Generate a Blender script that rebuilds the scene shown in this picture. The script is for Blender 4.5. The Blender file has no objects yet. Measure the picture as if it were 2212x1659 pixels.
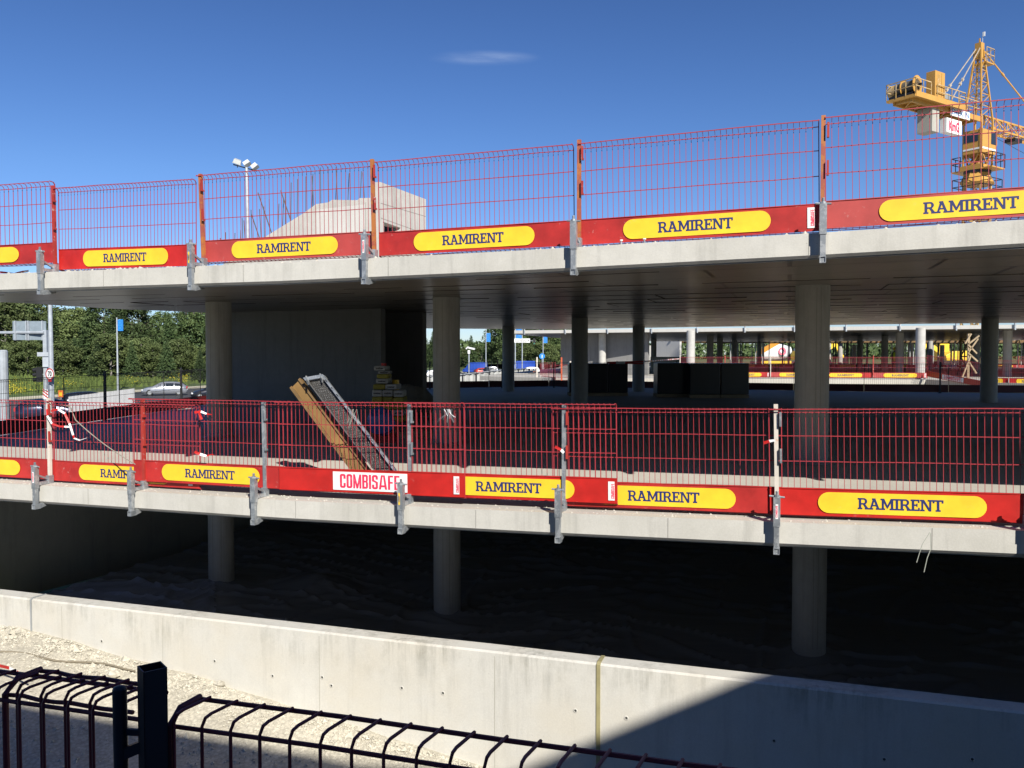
import bpy, bmesh, math, random
from mathutils import Vector, Matrix, noise
R = math.radians
random.seed(7)
sc = bpy.context.scene
COL = sc.collection

# ---------------------------------------------------------------- camera
F, PITCH = 1839.0, R(1.916)
cam = bpy.data.cameras.new('camera')
cam.sensor_width = 36.0
cam.lens = 36.0 * F / 2212.0
cam.clip_start, cam.clip_end = 0.05, 6000
camo = bpy.data.objects.new('camera', cam)
COL.objects.link(camo)
camo.rotation_euler = (R(90) - PITCH, 0, 0)
sc.camera = camo

# ---------------------------------------------------------------- light
SUN_EL = R(34.6)
_ce = math.cos(SUN_EL)
SUN = Vector((.374 * _ce, -.927 * _ce, math.sin(SUN_EL))).normalized()      # towards the sun
w = bpy.data.worlds.new('World')
sc.world = w
w.use_nodes = True
nt = w.node_tree
nt.nodes.clear()
out = nt.nodes.new('ShaderNodeOutputWorld')
bg = nt.nodes.new('ShaderNodeBackground')
sky = nt.nodes.new('ShaderNodeTexSky')
sky.sky_type = 'NISHITA'
sky.sun_disc = False
sky.sun_elevation = SUN_EL
sky.sun_rotation = math.atan2(SUN.x, SUN.y)
sky.altitude = 0
sky.air_density = 1.0
sky.dust_density = 0.0
sky.ozone_density = 2.5
bg.inputs[1].default_value = 0.078
# a thin wisp of cirrus high over the deck (a place on the sky itself, by direction)
tc = nt.nodes.new('ShaderNodeTexCoord')
cdir = Vector((-.031, .9447, .3262)).normalized()
cx = Vector((1, 0, 0)); cup = cdir.cross(cx).normalized() * -1
def wdot(v, s):
    n = nt.nodes.new('ShaderNodeVectorMath'); n.operation = 'DOT_PRODUCT'
    nt.links.new(tc.outputs['Generated'], n.inputs[0]); n.inputs[1].default_value = v
    m = nt.nodes.new('ShaderNodeMath'); m.operation = 'MULTIPLY'; m.inputs[1].default_value = s
    nt.links.new(n.outputs['Value'], m.inputs[0]); return m
a1 = wdot((1, 0, 0), 1); a2 = wdot(cup, 1)
def wm(op, a, b=None, va=None, vb=None):
    m = nt.nodes.new('ShaderNodeMath'); m.operation = op
    if a is not None: nt.links.new(a, m.inputs[0])
    elif va is not None: m.inputs[0].default_value = va
    if b is not None: nt.links.new(b, m.inputs[1])
    elif vb is not None: m.inputs[1].default_value = vb
    return m.outputs[0]
ex = wm('DIVIDE', wm('ADD', a1.outputs[0], None, None, .031), None, None, .068)
ey = wm('DIVIDE', a2.outputs[0], None, None, .0095)
rr = wm('SQRT', wm('ADD', wm('MULTIPLY', ex, ex), wm('MULTIPLY', ey, ey)))
fall = nt.nodes.new('ShaderNodeMapRange'); fall.inputs[1].default_value = 0; fall.inputs[2].default_value = 1
fall.inputs[3].default_value = 1; fall.inputs[4].default_value = 0; fall.interpolation_type = 'SMOOTHSTEP'
nt.links.new(rr, fall.inputs[0])
mp = nt.nodes.new('ShaderNodeMapping'); mp.inputs['Scale'].default_value = (12, 20, 75)
nt.links.new(tc.outputs['Generated'], mp.inputs[0])
nz = nt.nodes.new('ShaderNodeTexNoise'); nz.inputs['Scale'].default_value = 1; nz.inputs['Detail'].default_value = 5
nt.links.new(mp.outputs[0], nz.inputs['Vector'])
nm = nt.nodes.new('ShaderNodeMapRange'); nm.inputs[1].default_value = .30; nm.inputs[2].default_value = .68
nt.links.new(nz.outputs['Fac'], nm.inputs[0])
cl = wm('MULTIPLY', wm('MULTIPLY', fall.outputs[0], nm.outputs[0]), None, None, .30)
hs = nt.nodes.new('ShaderNodeHueSaturation'); hs.inputs['Saturation'].default_value = 1.22; hs.inputs['Value'].default_value = .92
nt.links.new(sky.outputs[0], hs.inputs['Color'])
mx = nt.nodes.new('ShaderNodeMixRGB'); mx.inputs[2].default_value = (7.0, 8.0, 9.5, 1)
tn = nt.nodes.new('ShaderNodeMixRGB'); tn.blend_type = 'MULTIPLY'; tn.inputs[0].default_value = 1; 
sep = nt.nodes.new('ShaderNodeSeparateXYZ'); nt.links.new(tc.outputs['Generated'], sep.inputs[0])
el = nt.nodes.new('ShaderNodeValToRGB'); nt.links.new(sep.outputs['Z'], el.inputs[0])
ee = el.color_ramp.elements; ee[0].position = 0.0; ee[0].color = (.60, .74, 1.12, 1); ee[1].position = .42; ee[1].color = (.68, .64, .84, 1)
for p_, c_ in ((.08, (.66, .77, 1.12, 1)), (.2, (.74, .79, 1.04, 1))):
    q_ = ee.new(p_); q_.color = c_
nt.links.new(el.outputs[0], tn.inputs[2])
nt.links.new(hs.outputs[0], tn.inputs[1])
nt.links.new(cl, mx.inputs[0]); nt.links.new(tn.outputs[0], mx.inputs[1])
nt.links.new(mx.outputs[0], bg.inputs[0]); nt.links.new(bg.outputs[0], out.inputs[0])

sl = bpy.data.lights.new('sun', 'SUN')
sl.energy = 5.0
sl.angle = R(.53)
sl.color = (1, .95, .86)
slo = bpy.data.objects.new('sun', sl)
COL.objects.link(slo)
slo.rotation_euler = (-SUN).to_track_quat('-Z', 'Y').to_euler()

sc.view_settings.view_transform = 'Standard'
sc.view_settings.look = 'None'
sc.view_settings.gamma = 1
sc.view_settings.use_curve_mapping = False
sc.view_settings.exposure = 0.62
sc.render.engine = 'CYCLES'
sc.cycles.max_bounces = 6
sc.cycles.use_denoising = True

# ---------------------------------------------------------------- helpers
def ray(px, py):
    a, b = (px - 1106) / F, (829.5 - py) / F
    c, s = math.cos(PITCH), math.sin(PITCH)
    return Vector((a, c + b * s, -s + b * c))
def at(px, py, Y):            # the point of the place seen at that pixel, Y metres ahead
    d = ray(px, py); return d * (Y / d.y)
def atz(px, py, z):           # ... on the horizontal plane z
    d = ray(px, py); return d * (z / d.z)

ORD = 'first second third fourth fifth sixth seventh eighth ninth tenth eleventh twelfth thirteenth fourteenth fifteenth sixteenth seventeenth eighteenth nineteenth twentieth'.split()
def solve(o, d, px, z=0.):    # distance along o + s d where it stands at that pixel column
    k = (px - 1106) / F; c, s_ = math.cos(PITCH), math.sin(PITCH)
    return (k * (c * o.y - s_ * z) - o.x) / (d.x - k * c * d.y)
def tag(o, label=None, cat=None, group=None, kind=None):
    if label: o['label'] = label
    if cat: o['category'] = cat
    if group: o['group'] = group
    if kind: o['kind'] = kind
    return o
def empty(name, loc=(0, 0, 0), rz=0, label=None, cat=None, group=None):
    o = bpy.data.objects.new(name, None); COL.objects.link(o)
    o.location = loc; o.rotation_euler = (0, 0, rz); o.empty_display_size = .2
    return tag(o, label, cat, group)
def link(name, me, parent=None, M=None):
    o = bpy.data.objects.new(name, me); COL.objects.link(o)
    if parent: o.parent = parent
    if M is not None: o.matrix_local = M
    return o
def copy_tree(o, parent=None):
    c = o.copy(); COL.objects.link(c); c.parent = parent
    for ch in o.children: copy_tree(ch, c)
    return c

class MB:
    def __init__(s): s.v = []; s.f = []; s.m = []
    def poly(s, pts, faces, mi=0):
        n = len(s.v); s.v += [tuple(p) for p in pts]
        s.f += [tuple(i + n for i in f) for f in faces]; s.m += [mi] * len(faces)
        return s
    def quad(s, a, b, c, d, mi=0): return s.poly([a, b, c, d], [(0, 1, 2, 3)], mi)
    def box(s, x0, x1, y0, y1, z0, z1, M=None, mi=0):
        p = [Vector((x, y, z)) for x in (x0, x1) for y in (y0, y1) for z in (z0, z1)]
        if M is not None: p = [M @ q for q in p]
        return s.poly(p, [(0, 1, 3, 2), (4, 6, 7, 5), (0, 4, 5, 1), (2, 3, 7, 6), (0, 2, 6, 4), (1, 5, 7, 3)], mi)
    def bar(s, p, q, w=.05, h=None, up=(0, 0, 1), mi=0):     # square bar p->q
        p, q = Vector(p), Vector(q); h = h or w
        d = (q - p); L = d.length
        if L < 1e-6: return s
        d.normalize(); up = Vector(up)
        if abs(d.dot(up)) > .98: up = Vector((0, 1, 0))
        x = d.cross(up).normalized(); y = x.cross(d)
        pts = [p + x * a * w / 2 + y * b * h / 2 for a, b in ((-1, -1), (1, -1), (1, 1), (-1, 1))]
        pts += [r + d * L for r in pts]
        return s.poly(pts, [(3, 2, 1, 0), (4, 5, 6, 7), (0, 1, 5, 4), (1, 2, 6, 5), (2, 3, 7, 6), (3, 0, 4, 7)], mi)
    def tube(s, pts, r, n=8, caps=True, mi=0):               # pts polyline, r number or list
        pts = [Vector(p) for p in pts]; N = len(pts); base = len(s.v)
        rs = r if isinstance(r, (list, tuple)) else [r] * N
        ref = None
        for i, p in enumerate(pts):
            d = (pts[min(i + 1, N - 1)] - pts[max(i - 1, 0)])
            d.normalize()
            if ref is None:
                ref = Vector((0, 0, 1)) if abs(d.z) < .9 else Vector((1, 0, 0))
            x = d.cross(ref).normalized(); y = x.cross(d); ref = y
            for k in range(n):
                a = 2 * math.pi * k / n
                s.v.append(tuple(p + (x * math.cos(a) + y * math.sin(a)) * rs[i]))
        for i in range(N - 1):
            for k in range(n):
                a = base + i * n + k; b = base + i * n + (k + 1) % n
                s.f.append((a, b, b + n, a + n)); s.m.append(mi)
        if caps:
            s.f.append(tuple(base + k for k in range(n))[::-1]); s.m.append(mi)
            s.f.append(tuple(base + (N - 1) * n + k for k in range(n))); s.m.append(mi)
        return s
    def prism(s, pts, y0, y1, M=None, mi=0):                 # polygon in xz, extruded along y
        n = len(pts)
        p = [Vector((x, y0, z)) for x, z in pts] + [Vector((x, y1, z)) for x, z in pts]
        if M is not None: p = [M @ q for q in p]
        return s.poly(p, [tuple(range(n)), tuple(range(2 * n - 1, n - 1, -1))] +
                      [(i, i + n, (i + 1) % n + n, (i + 1) % n) for i in range(n)], mi)
    def sphere(s, c, r, n=8, m=5, sq=(1, 1, 1), mi=0):
        c = Vector(c); base = len(s.v)
        s.v.append((c.x, c.y, c.z + r * sq[2]))
        for j in range(1, m):
            t = math.pi * j / m
            for k in range(n):
                a = 2 * math.pi * k / n
                s.v.append((c.x + r * sq[0] * math.sin(t) * math.cos(a), c.y + r * sq[1] * math.sin(t) * math.sin(a), c.z + r * sq[2] * math.cos(t)))
        s.v.append((c.x, c.y, c.z - r * sq[2])); last = len(s.v) - 1
        for k in range(n):
            s.f.append((base, base + 1 + k, base + 1 + (k + 1) % n)); s.m.append(mi)
            s.f.append((last, base + 1 + (m - 2) * n + (k + 1) % n, base + 1 + (m - 2) * n + k)); s.m.append(mi)
        for j in range(m - 2):
            for k in range(n):
                a = base + 1 + j * n + k; b = base + 1 + j * n + (k + 1) % n
                s.f.append((a, a + n, b + n, b)); s.m.append(mi)
        return s
    def mesh(s, name, mat, smooth=False, fix=True):
        me = bpy.data.meshes.new(name); me.from_pydata(s.v, [], s.f)
        for q in (mat if isinstance(mat, (list, tuple)) else [mat]): me.materials.append(q)
        if any(s.m): me.polygons.foreach_set('material_index', s.m)
        if fix and len(s.f) < 60000:
            bm = bmesh.new(); bm.from_mesh(me); bmesh.ops.recalc_face_normals(bm, faces=bm.faces); bm.to_mesh(me); bm.free()
        if smooth:
            me.polygons.foreach_set('use_smooth', [True] * len(me.polygons))
            try: me.set_sharp_from_angle(angle=R(40))
            except Exception: pass
        me.update(); return me
    def build(s, name, mat, parent=None, smooth=False, fix=True, bevel=0):
        o = link(name, s.mesh(name, mat, smooth, fix), parent)
        if bevel:
            b = o.modifiers.new('bevel', 'BEVEL'); b.width = bevel; b.segments = 2; b.limit_method = 'ANGLE'; b.angle_limit = R(50)
        return o

# ---------------------------------------------------------------- materials
def nodes(name):
    m = bpy.data.materials.new(name); m.use_nodes = True
    t = m.node_tree; b = t.nodes['Principled BSDF']
    return m, t, b
def N(t, typ, **kw):
    n = t.nodes.new(typ)
    for k, v in kw.items():
        if hasattr(n, k): setattr(n, k, v)
        else: n.inputs[k].default_value = v
    return n
def ramp(t, src, stops):
    r = t.nodes.new('ShaderNodeValToRGB'); e = r.color_ramp.elements
    while len(e) < len(stops): e.new(.5)
    for i, (p, c) in enumerate(stops):
        e[i].position = p; e[i].color = (c, c, c, 1) if isinstance(c, (int, float)) else (*c, 1)
    t.links.new(src, r.inputs[0]); return r.outputs[0]
def coord(t, scale=(1, 1, 1), kind='Object', rz=0):
    c = t.nodes.new('ShaderNodeTexCoord'); m = t.nodes.new('ShaderNodeMapping')
    m.inputs['Scale'].default_value = scale; m.inputs['Rotation'].default_value = (0, 0, rz)
    t.links.new(c.outputs[kind], m.inputs[0]); return m.outputs[0]
def noise_t(t, vec, scale, detail=6, rough=.6):
    n = N(t, 'ShaderNodeTexNoise', Scale=scale, Detail=detail, Roughness=rough)
    t.links.new(vec, n.inputs['Vector']); return n.outputs['Fac']
def mul(t, a, b, fac=1.0, mode='MULTIPLY'):
    m = t.nodes.new('ShaderNodeMixRGB'); m.blend_type = mode; m.inputs[0].default_value = fac
    if isinstance(a, tuple): m.inputs[1].default_value = (*a, 1)
    else: t.links.new(a, m.inputs[1])
    if isinstance(b, tuple): m.inputs[2].default_value = (*b, 1)
    else: t.links.new(b, m.inputs[2])
    return m.outputs[0]
def mixf(t, fac, a, b):
    m = t.nodes.new('ShaderNodeMixRGB'); t.links.new(fac, m.inputs[0])
    for i, q in ((1, a), (2, b)):
        if isinstance(q, tuple): m.inputs[i].default_value = (*q, 1)
        else: t.links.new(q, m.inputs[i])
    return m.outputs[0]
def bump(t, b, h, strength=.3, dist=.01):
    n = t.nodes.new('ShaderNodeBump'); n.inputs['Strength'].default_value = strength; n.inputs['Distance'].default_value = dist
    t.links.new(h, n.inputs['Height']); t.links.new(n.outputs[0], b.inputs['Normal'])

def concrete(name, col, rough=.85, stain=.5, pores=True, streak=True, joints=None, spec=.3, rz=-R(18), warm=None, top=None):
    m, t, b = nodes(name)
    v = coord(t)
    big = ramp(t, noise_t(t, v, .55, 5, .62), [(.3, 1 - .22 * stain), (.7, 1.0)])
    med = ramp(t, noise_t(t, v, 4.5, 6, .65), [(.3, 1 - .14 * stain), (.65, 1.0)])
    c = mul(t, mul(t, col, big), med)
    if warm:
        c = mixf(t, ramp(t, noise_t(t, coord(t, (1, 1, 1)), 1.3, 4), [(.42, 0.), (.7, .8)]), c, warm)
    if streak:
        vs = coord(t, (3.2, 3.2, .22))
        st = ramp(t, noise_t(t, vs, 1.6, 5, .7), [(.52, 1.), (.8, 1 - .42 * stain)])
        c = mul(t, c, st)
    if top:                            # run-off stains hanging from the top edge
        sx = t.nodes.new('ShaderNodeSeparateXYZ'); t.links.new(v, sx.inputs[0])
        mr = t.nodes.new('ShaderNodeMapRange'); mr.inputs[1].default_value = top[0]; mr.inputs[2].default_value = top[1]; t.links.new(sx.outputs['Z'], mr.inputs[0])
        pt = ramp(t, noise_t(t, coord(t, (1.1, 1.1, .9)), 1.1, 5, .7), [(.46, 0.), (.62, 1.)])
        dr = ramp(t, noise_t(t, coord(t, (9, 9, .7)), 1.5, 4, .7), [(.42, 0.), (.6, 1.)])
        fm_ = mul(t, mul(t, pt, dr), mr.outputs[0])
        c = mixf(t, fm_, c, mul(t, c, (.66, .66, .64)))
    fine = noise_t(t, v, 60, 3, .7)
    c = mul(t, c, ramp(t, fine, [(.3, .93), (.7, 1.03)]))
    h = fine
    if pores:
        vo = N(t, 'ShaderNodeTexVoronoi', Scale=14.); t.links.new(v, vo.inputs['Vector'])
        p = ramp(t, vo.outputs['Distance'], [(.03, .55), (.07, 1.)])
        vn = ramp(t, noise_t(t, v, 1.4, 3), [(.52, 0.), (.62, 1.)])
        pm = t.nodes.new('ShaderNodeMixRGB'); t.links.new(vn, pm.inputs[0]); pm.inputs[1].default_value = (1, 1, 1, 1); t.links.new(p, pm.inputs[2])
        c = mul(t, c, pm.outputs[0])
    if joints:
        br = N(t, 'ShaderNodeTexBrick', Scale=1.); br.offset = .37
        br.inputs['Brick Width'].default_value = joints[0]; br.inputs['Row Height'].default_value = joints[1]
        br.inputs['Mortar Size'].default_value = joints[2]; br.inputs['Color1'].default_value = (1, 1, 1, 1)
        br.inputs['Color2'].default_value = (.86, .84, .82, 1); br.inputs['Mortar'].default_value = (.22, .2, .18, 1)
        t.links.new(coord(t, rz=-rz), br.inputs['Vector'])
        c = mul(t, c, br.outputs['Color'])
    t.links.new(c, b.inputs['Base Color'])
    b.inputs['Roughness'].default_value = rough
    b.inputs['Specular IOR Level'].default_value = spec
    bump(t, b, h, .25, .004)
    return m
def paint(name, col, rough=.45, wear=None, wearc=(.35, .34, .33), metal=0, amount=.6, dirt=.25, scale=9):
    m, t, b = nodes(name); v0 = coord(t)
    oi = t.nodes.new('ShaderNodeObjectInfo'); sc_ = t.nodes.new('ShaderNodeMath'); sc_.operation = 'MULTIPLY'; sc_.inputs[1].default_value = 37.
    t.links.new(oi.outputs['Random'], sc_.inputs[0]); ad = t.nodes.new('ShaderNodeVectorMath'); ad.operation = 'ADD'
    t.links.new(v0, ad.inputs[0]); t.links.new(sc_.outputs[0], ad.inputs[1]); v = ad.outputs[0]
    c = mul(t, col, ramp(t, noise_t(t, v, scale * .4, 5), [(.3, 1 - dirt), (.7, 1.)]))
    if wear:
        f = ramp(t, noise_t(t, v, scale, 7, .75), [(amount, 0.), (amount + .06, wear)])
        c = mixf(t, f, c, wearc)
    t.links.new(c, b.inputs['Base Color'])
    b.inputs['Roughness'].default_value = rough; b.inputs['Metallic'].default_value = metal
    return m
def flat(name, col, rough=.6, metal=0, spec=.5, emis=None):
    m, t, b = nodes(name); v = coord(t)
    c = mul(t, col, ramp(t, noise_t(t, v, 3.1, 4), [(.3, .88), (.7, 1.)]))
    t.links.new(c, b.inputs['Base Color']); b.inputs['Roughness'].default_value = rough
    b.inputs['Metallic'].default_value = metal; b.inputs['Specular IOR Level'].default_value = spec
    return m

CON = dict(
    fascia=concrete('fascia_concrete', (.56, .548, .505), stain=.65, warm=(.42, .41, .37)),
    deck=concrete('deck_concrete', (.50, .475, .42), stain=.6, streak=False, pores=False),
    soffit_low=concrete('lower_soffit_concrete', (.42, .40, .36), rough=.7, pores=False, streak=False),
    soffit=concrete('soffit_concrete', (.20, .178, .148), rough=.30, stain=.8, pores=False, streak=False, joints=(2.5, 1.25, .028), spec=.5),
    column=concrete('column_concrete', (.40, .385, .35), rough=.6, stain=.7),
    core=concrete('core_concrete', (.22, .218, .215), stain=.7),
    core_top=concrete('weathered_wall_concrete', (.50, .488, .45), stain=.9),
    wall=concrete('retaining_wall_concrete', (.57, .557, .51), stain=.45, warm=(.52, .49, .42), top=(-3.75, -3.25)),
    far=concrete('far_concrete', (.5, .49, .46), stain=.3, pores=False),
    back=concrete('basement_wall_concrete', (.45, .43, .36), stain=.6))
RED = paint('red_powder_coat', (.47, .028, .025), .45, wear=.6, wearc=(.45, .26, .24), amount=.62, dirt=.4)
RED2 = paint('faded_red_board', (.42, .055, .05), .5, wear=.45, wearc=(.5, .32, .3), amount=.6)
RED3 = paint('bright_red_board', (.52, .02, .016), .4, wear=.4, wearc=(.48, .14, .12), amount=.62, dirt=.35)
WIRE = paint('red_mesh_wire', (.36, .036, .048), .45, dirt=.15)
DWIRE = paint('dark_maroon_wire', (.20, .022, .03), .5)
SHADE_WIRE = flat('shade_black_wire', (.015, .014, .014), .6)  # far barriers' red wire, coloured black for the shade it stands in
YEL = paint('yellow_print', (.84, .545, .03), .45, wear=.35, wearc=(.72, .5, .12), amount=.6, dirt=.16, scale=14)
NAVY = paint('navy_print', (.018, .03, .13), .45, wear=.5, wearc=(.55, .45, .12), amount=.7, scale=30, dirt=.1)
WHITE = paint('white_print', (.78, .78, .77), .5, dirt=.1)
PINK = paint('pink_red_print', (.72, .03, .09), .5, wear=.35, wearc=(.75, .3, .35), amount=.55, dirt=.1)
GALV = paint('galvanised_steel', (.36, .39, .42), .42, wear=.6, wearc=(.55, .57, .58), metal=.55, amount=.5, dirt=.35)
ORANGE = paint('worn_orange_post', (.42, .15, .04), .55, wear=.9, wearc=(.30, .07, .05), amount=.48, scale=5)
REDPOST = paint('worn_red_post', (.38, .035, .025), .5, wear=.9, wearc=(.45, .43, .4), amount=.58)
WHITEPOST = paint('whitewashed_post', (.62, .57, .5), .6, wear=.8, wearc=(.5, .2, .08), amount=.62)
DARKST = flat('dark_steel', (.03, .03, .035), .45, .4)
BLACKP = flat('matt_black', (.012, .012, .013), .6)
TIMBER = paint('yellow_timber', (.20, .125, .05), .6, wear=.6, wearc=(.24, .13, .04), amount=.5, dirt=.4)
PLANK = paint('pale_timber', (.36, .27, .16), .7, dirt=.3)
CYEL = paint('crane_yellow', (.54, .29, .062), .42, wear=.6, wearc=(.3, .16, .05), amount=.62, dirt=.2, scale=2)
GREYM = flat('grey_metal', (.34, .36, .37), .5, .3)
GLASS = flat('dark_glass', (.02, .028, .035), .08, 0, .9)
RUBBER = flat('rubber', (.018, .018, .018), .8)
STEEL = paint('rusty_rebar', (.09, .07, .065), .7)
# ---------------------------------------------------------------- lettering
def glyph_slab(ch):
    """convex polygons (x, y) of one slab-serif capital, cap height 1; returns polygons, advance"""
    S, T, e = .2, .14, .09             # stem, thin slab, serif overhang
    def r(x0, y0, x1, y1): return [(x0, y0), (x1, y0), (x1, y1), (x0, y1)]
    def ring(cx, cy, ax, ay, bx, by, a0, a1, n=8):
        o = []
        for i in range(n):
            t0 = R(a0 + (a1 - a0) * i / n); t1 = R(a0 + (a1 - a0) * (i + 1) / n)
            o.append([(cx + bx * math.cos(t0), cy + by * math.sin(t0)), (cx + ax * math.cos(t0), cy + ay * math.sin(t0)),
                      (cx + ax * math.cos(t1), cy + ay * math.sin(t1)), (cx + bx * math.cos(t1), cy + by * math.sin(t1))])
        return o
    if ch == 'I': return [r(e, 0, e + S, 1), r(0, 0, S + 2 * e, T), r(0, 1 - T, S + 2 * e, 1)], S + 2 * e
    if ch == 'T': return [r(.32, 0, .32 + S, 1), r(.22, 0, .62, T), r(0, 1 - T, .84, 1), r(0, .72, T, 1 - T), r(.84 - T, .72, .84, 1 - T)], .84
    if ch == 'E': return [r(e, 0, e + S, 1), r(0, 0, .72, T), r(0, 1 - T, .7, 1), r(e + S, .44, .55, .44 + T), r(.72 - .12, T, .72, .3), r(.7 - .12, .72, .7, 1 - T), r(.46, .36, .55, .66)], .74
    if ch == 'R': return [r(e, 0, e + S, 1), r(0, 0, S + 2 * e, T), r(0, 1 - T, .5, 1), r(e + S, .42, .5, .42 + T)] + \
        ring(.5, .71, .28, .29, .09, .15, -90, 90) + [[(.42, .46), (.62, .46), (.84, T), (.6, T)], r(.58, 0, .92, T)], .88
    if ch == 'A': return [[(.12, T), (.28, T), (.55, 1), (.37, 1)], [(.86, T), (.66, T), (.37, 1), (.55, 1)], r(.28, .3, .7, .3 + T * .9),
                          r(0, 0, .38, T), r(.58, 0, .98, T), r(.28, 1 - T, .58, 1)], .96
    if ch == 'M': return [r(.1, 0, .27, 1), r(.83, 0, 1.03, 1), [(.1, 1), (.3, 1), (.62, .25), (.52, .12)], [(1.03, 1), (.83, 1), (.48, .25), (.58, .12)],
                          r(0, 0, .37, T), r(.73, 0, 1.13, T), r(0, 1 - T, .2, 1), r(.93, 1 - T, 1.13, 1)], 1.12
    if ch == 'N': return [r(.1, 0, .25, 1), r(.72, 0, .88, 1), [(.1, 1), (.31, 1), (.88, 0), (.68, 0)], r(0, 0, .36, T), r(.6, 1 - T, 1.0, 1), r(0, 1 - T, .2, 1)], .98
def slab_text(txt, h, M, dz=.0006):
    """centred text as flat polygons; M maps (x, y) text plane -> local xyz"""
    mb = MB(); x = 0; i = 0; parts = []
    for ch in txt:
        ps, adv = glyph_slab(ch)
        for p in ps: parts.append([(a + x, b) for a, b in p])
        x += adv + .01
    for i, p in enumerate(parts):
        q = [M @ Vector(((a - x / 2) * h, (b - .5) * h, dz + .00003 * (i % 9))) for a, b in p]
        mb.poly(q, [tuple(range(len(q)))])
    return mb
_fc = {}
def font_mesh(txt, size, xs=1.0, bold=0.0, mat=None, name='lettering', M=None):
    key = (txt, size, xs, bold, mat.name, tuple(sum((list(r) for r in M), [])) if M is not None else 0)
    if key in _fc: return _fc[key]
    cu = bpy.data.curves.new('t', 'FONT'); cu.body = txt; cu.size = size; cu.offset = bold
    cu.align_x = 'CENTER'; cu.align_y = 'CENTER'; cu.resolution_u = 3
    o = bpy.data.objects.new('t', cu); COL.objects.link(o)
    bpy.context.view_layer.update()
    me = bpy.data.meshes.new_from_object(o.evaluated_get(bpy.context.evaluated_depsgraph_get()))
    bpy.data.objects.remove(o)
    T = Matrix.Diagonal((xs, 1, 1, 1))
    me.transform((M if M is not None else Matrix()) @ T)
    me.name = name; me.materials.clear(); me.materials.append(mat)
    _fc[key] = me
    return me
# text plane facing -y (towards the outside): x right, y up
FACE = Matrix(((1, 0, 0, 0), (0, 0, -1, 0), (0, 1, 0, 0), (0, 0, 0, 1)))
def face_at(x, y, z, rot=0): return Matrix.Translation((x, y, z)) @ FACE @ Matrix.Rotation(rot, 4, 'Z')

# ---------------------------------------------------------------- safety barrier panels
BL, BH = 2.5, 1.14
def barrier_meshes(wire_mat, key, pitch=.06, r=.0047, L=BL):
    mb = MB(); n = int(L / pitch)
    for i in range(n + 1):
        x = i * L / n; t = r * (1.9 if i in (0, n) else 1) * (1 + .15 * random.random())
        j = random.uniform(-.003, .003) if 0 < i < n else 0
        mb.bar((x, 0, .0), (x + j, 0, 1.085), t, up=(0, 1, 0))
        mb.bar((x + j, 0, 1.083), (x + j, -.022, 1.112), t, up=(1, 0, 0))
        mb.bar((x + j, -.022, 1.112), (x + j, -.085, 1.118), t, up=(1, 0, 0))
        mb.bar((x, 0, 0), (x, .06, -.006), t, up=(1, 0, 0))
    for z, y, t in ((.285, .006, .008), (.565, .006, .008), (.83, .006, .008), (1.07, .006, .008), (1.112, -.09, .009), (.0, .006, .007), (-.008, .062, .007)):
        seg = 6
        pts = [(L * k / seg, y + random.uniform(-.004, .004), z + random.uniform(-.004, .004)) for k in range(seg + 1)]
        for a, b in zip(pts, pts[1:]): mb.bar(a, b, t)
    return mb.mesh('wire_mesh_' + key, wire_mat)
WM = [barrier_meshes(WIRE, 'a'), barrier_meshes(WIRE, 'b')]
WM_B = barrier_meshes(SHADE_WIRE, 'black', r=.0046)
def board_mesh(mat, L=BL):
    mb = MB(); n = 8
    ys = [-.010 + .004 * math.sin(k * 1.3) for k in range(n + 1)]
    for k in range(n):
        x0, x1 = L * k / n, L * (k + 1) / n
        mb.poly([(x0, ys[k], .012), (x1, ys[k + 1], .012), (x1, ys[k + 1], .285), (x0, ys[k], .285)], [(0, 1, 2, 3)])
        mb.poly([(x0, ys[k] + .004, .012), (x1, ys[k + 1] + .004, .012), (x1, ys[k + 1] + .004, .285), (x0, ys[k] + .004, .285)], [(3, 2, 1, 0)])
    mb.box(0, L, -.016, -.001, .281, .289)
    mb.box(0, L, -.016, -.001, .008, .015)
    return mb.mesh('toe_board', mat, fix=False)
BOARD = {k: board_mesh(m) for k, m in (('red', RED), ('faded', RED2), ('bright', RED3))}
def oval_mesh(L=1.55, h=.215, cx=BL / 2, cz=.147, y=-.018):
    r = h / 2; pts = []
    for k in range(13):
        a = R(-90 + 180 * k / 12); pts.append((cx + L / 2 - r + r * math.cos(a), y, cz + r * math.sin(a)))
    for k in range(13):
        a = R(90 + 180 * k / 12); pts.append((cx - L / 2 + r + r * math.cos(a), y, cz + r * math.sin(a)))
    mb = MB(); mb.poly(pts, [tuple(range(len(pts)))]); return mb.mesh('yellow_oval', YEL)
OVAL = oval_mesh()
RTXT = slab_text('RAMIRENT', .115, face_at(BL / 2, -.0195, .147)).mesh('lettering', NAVY, fix=False)
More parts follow.
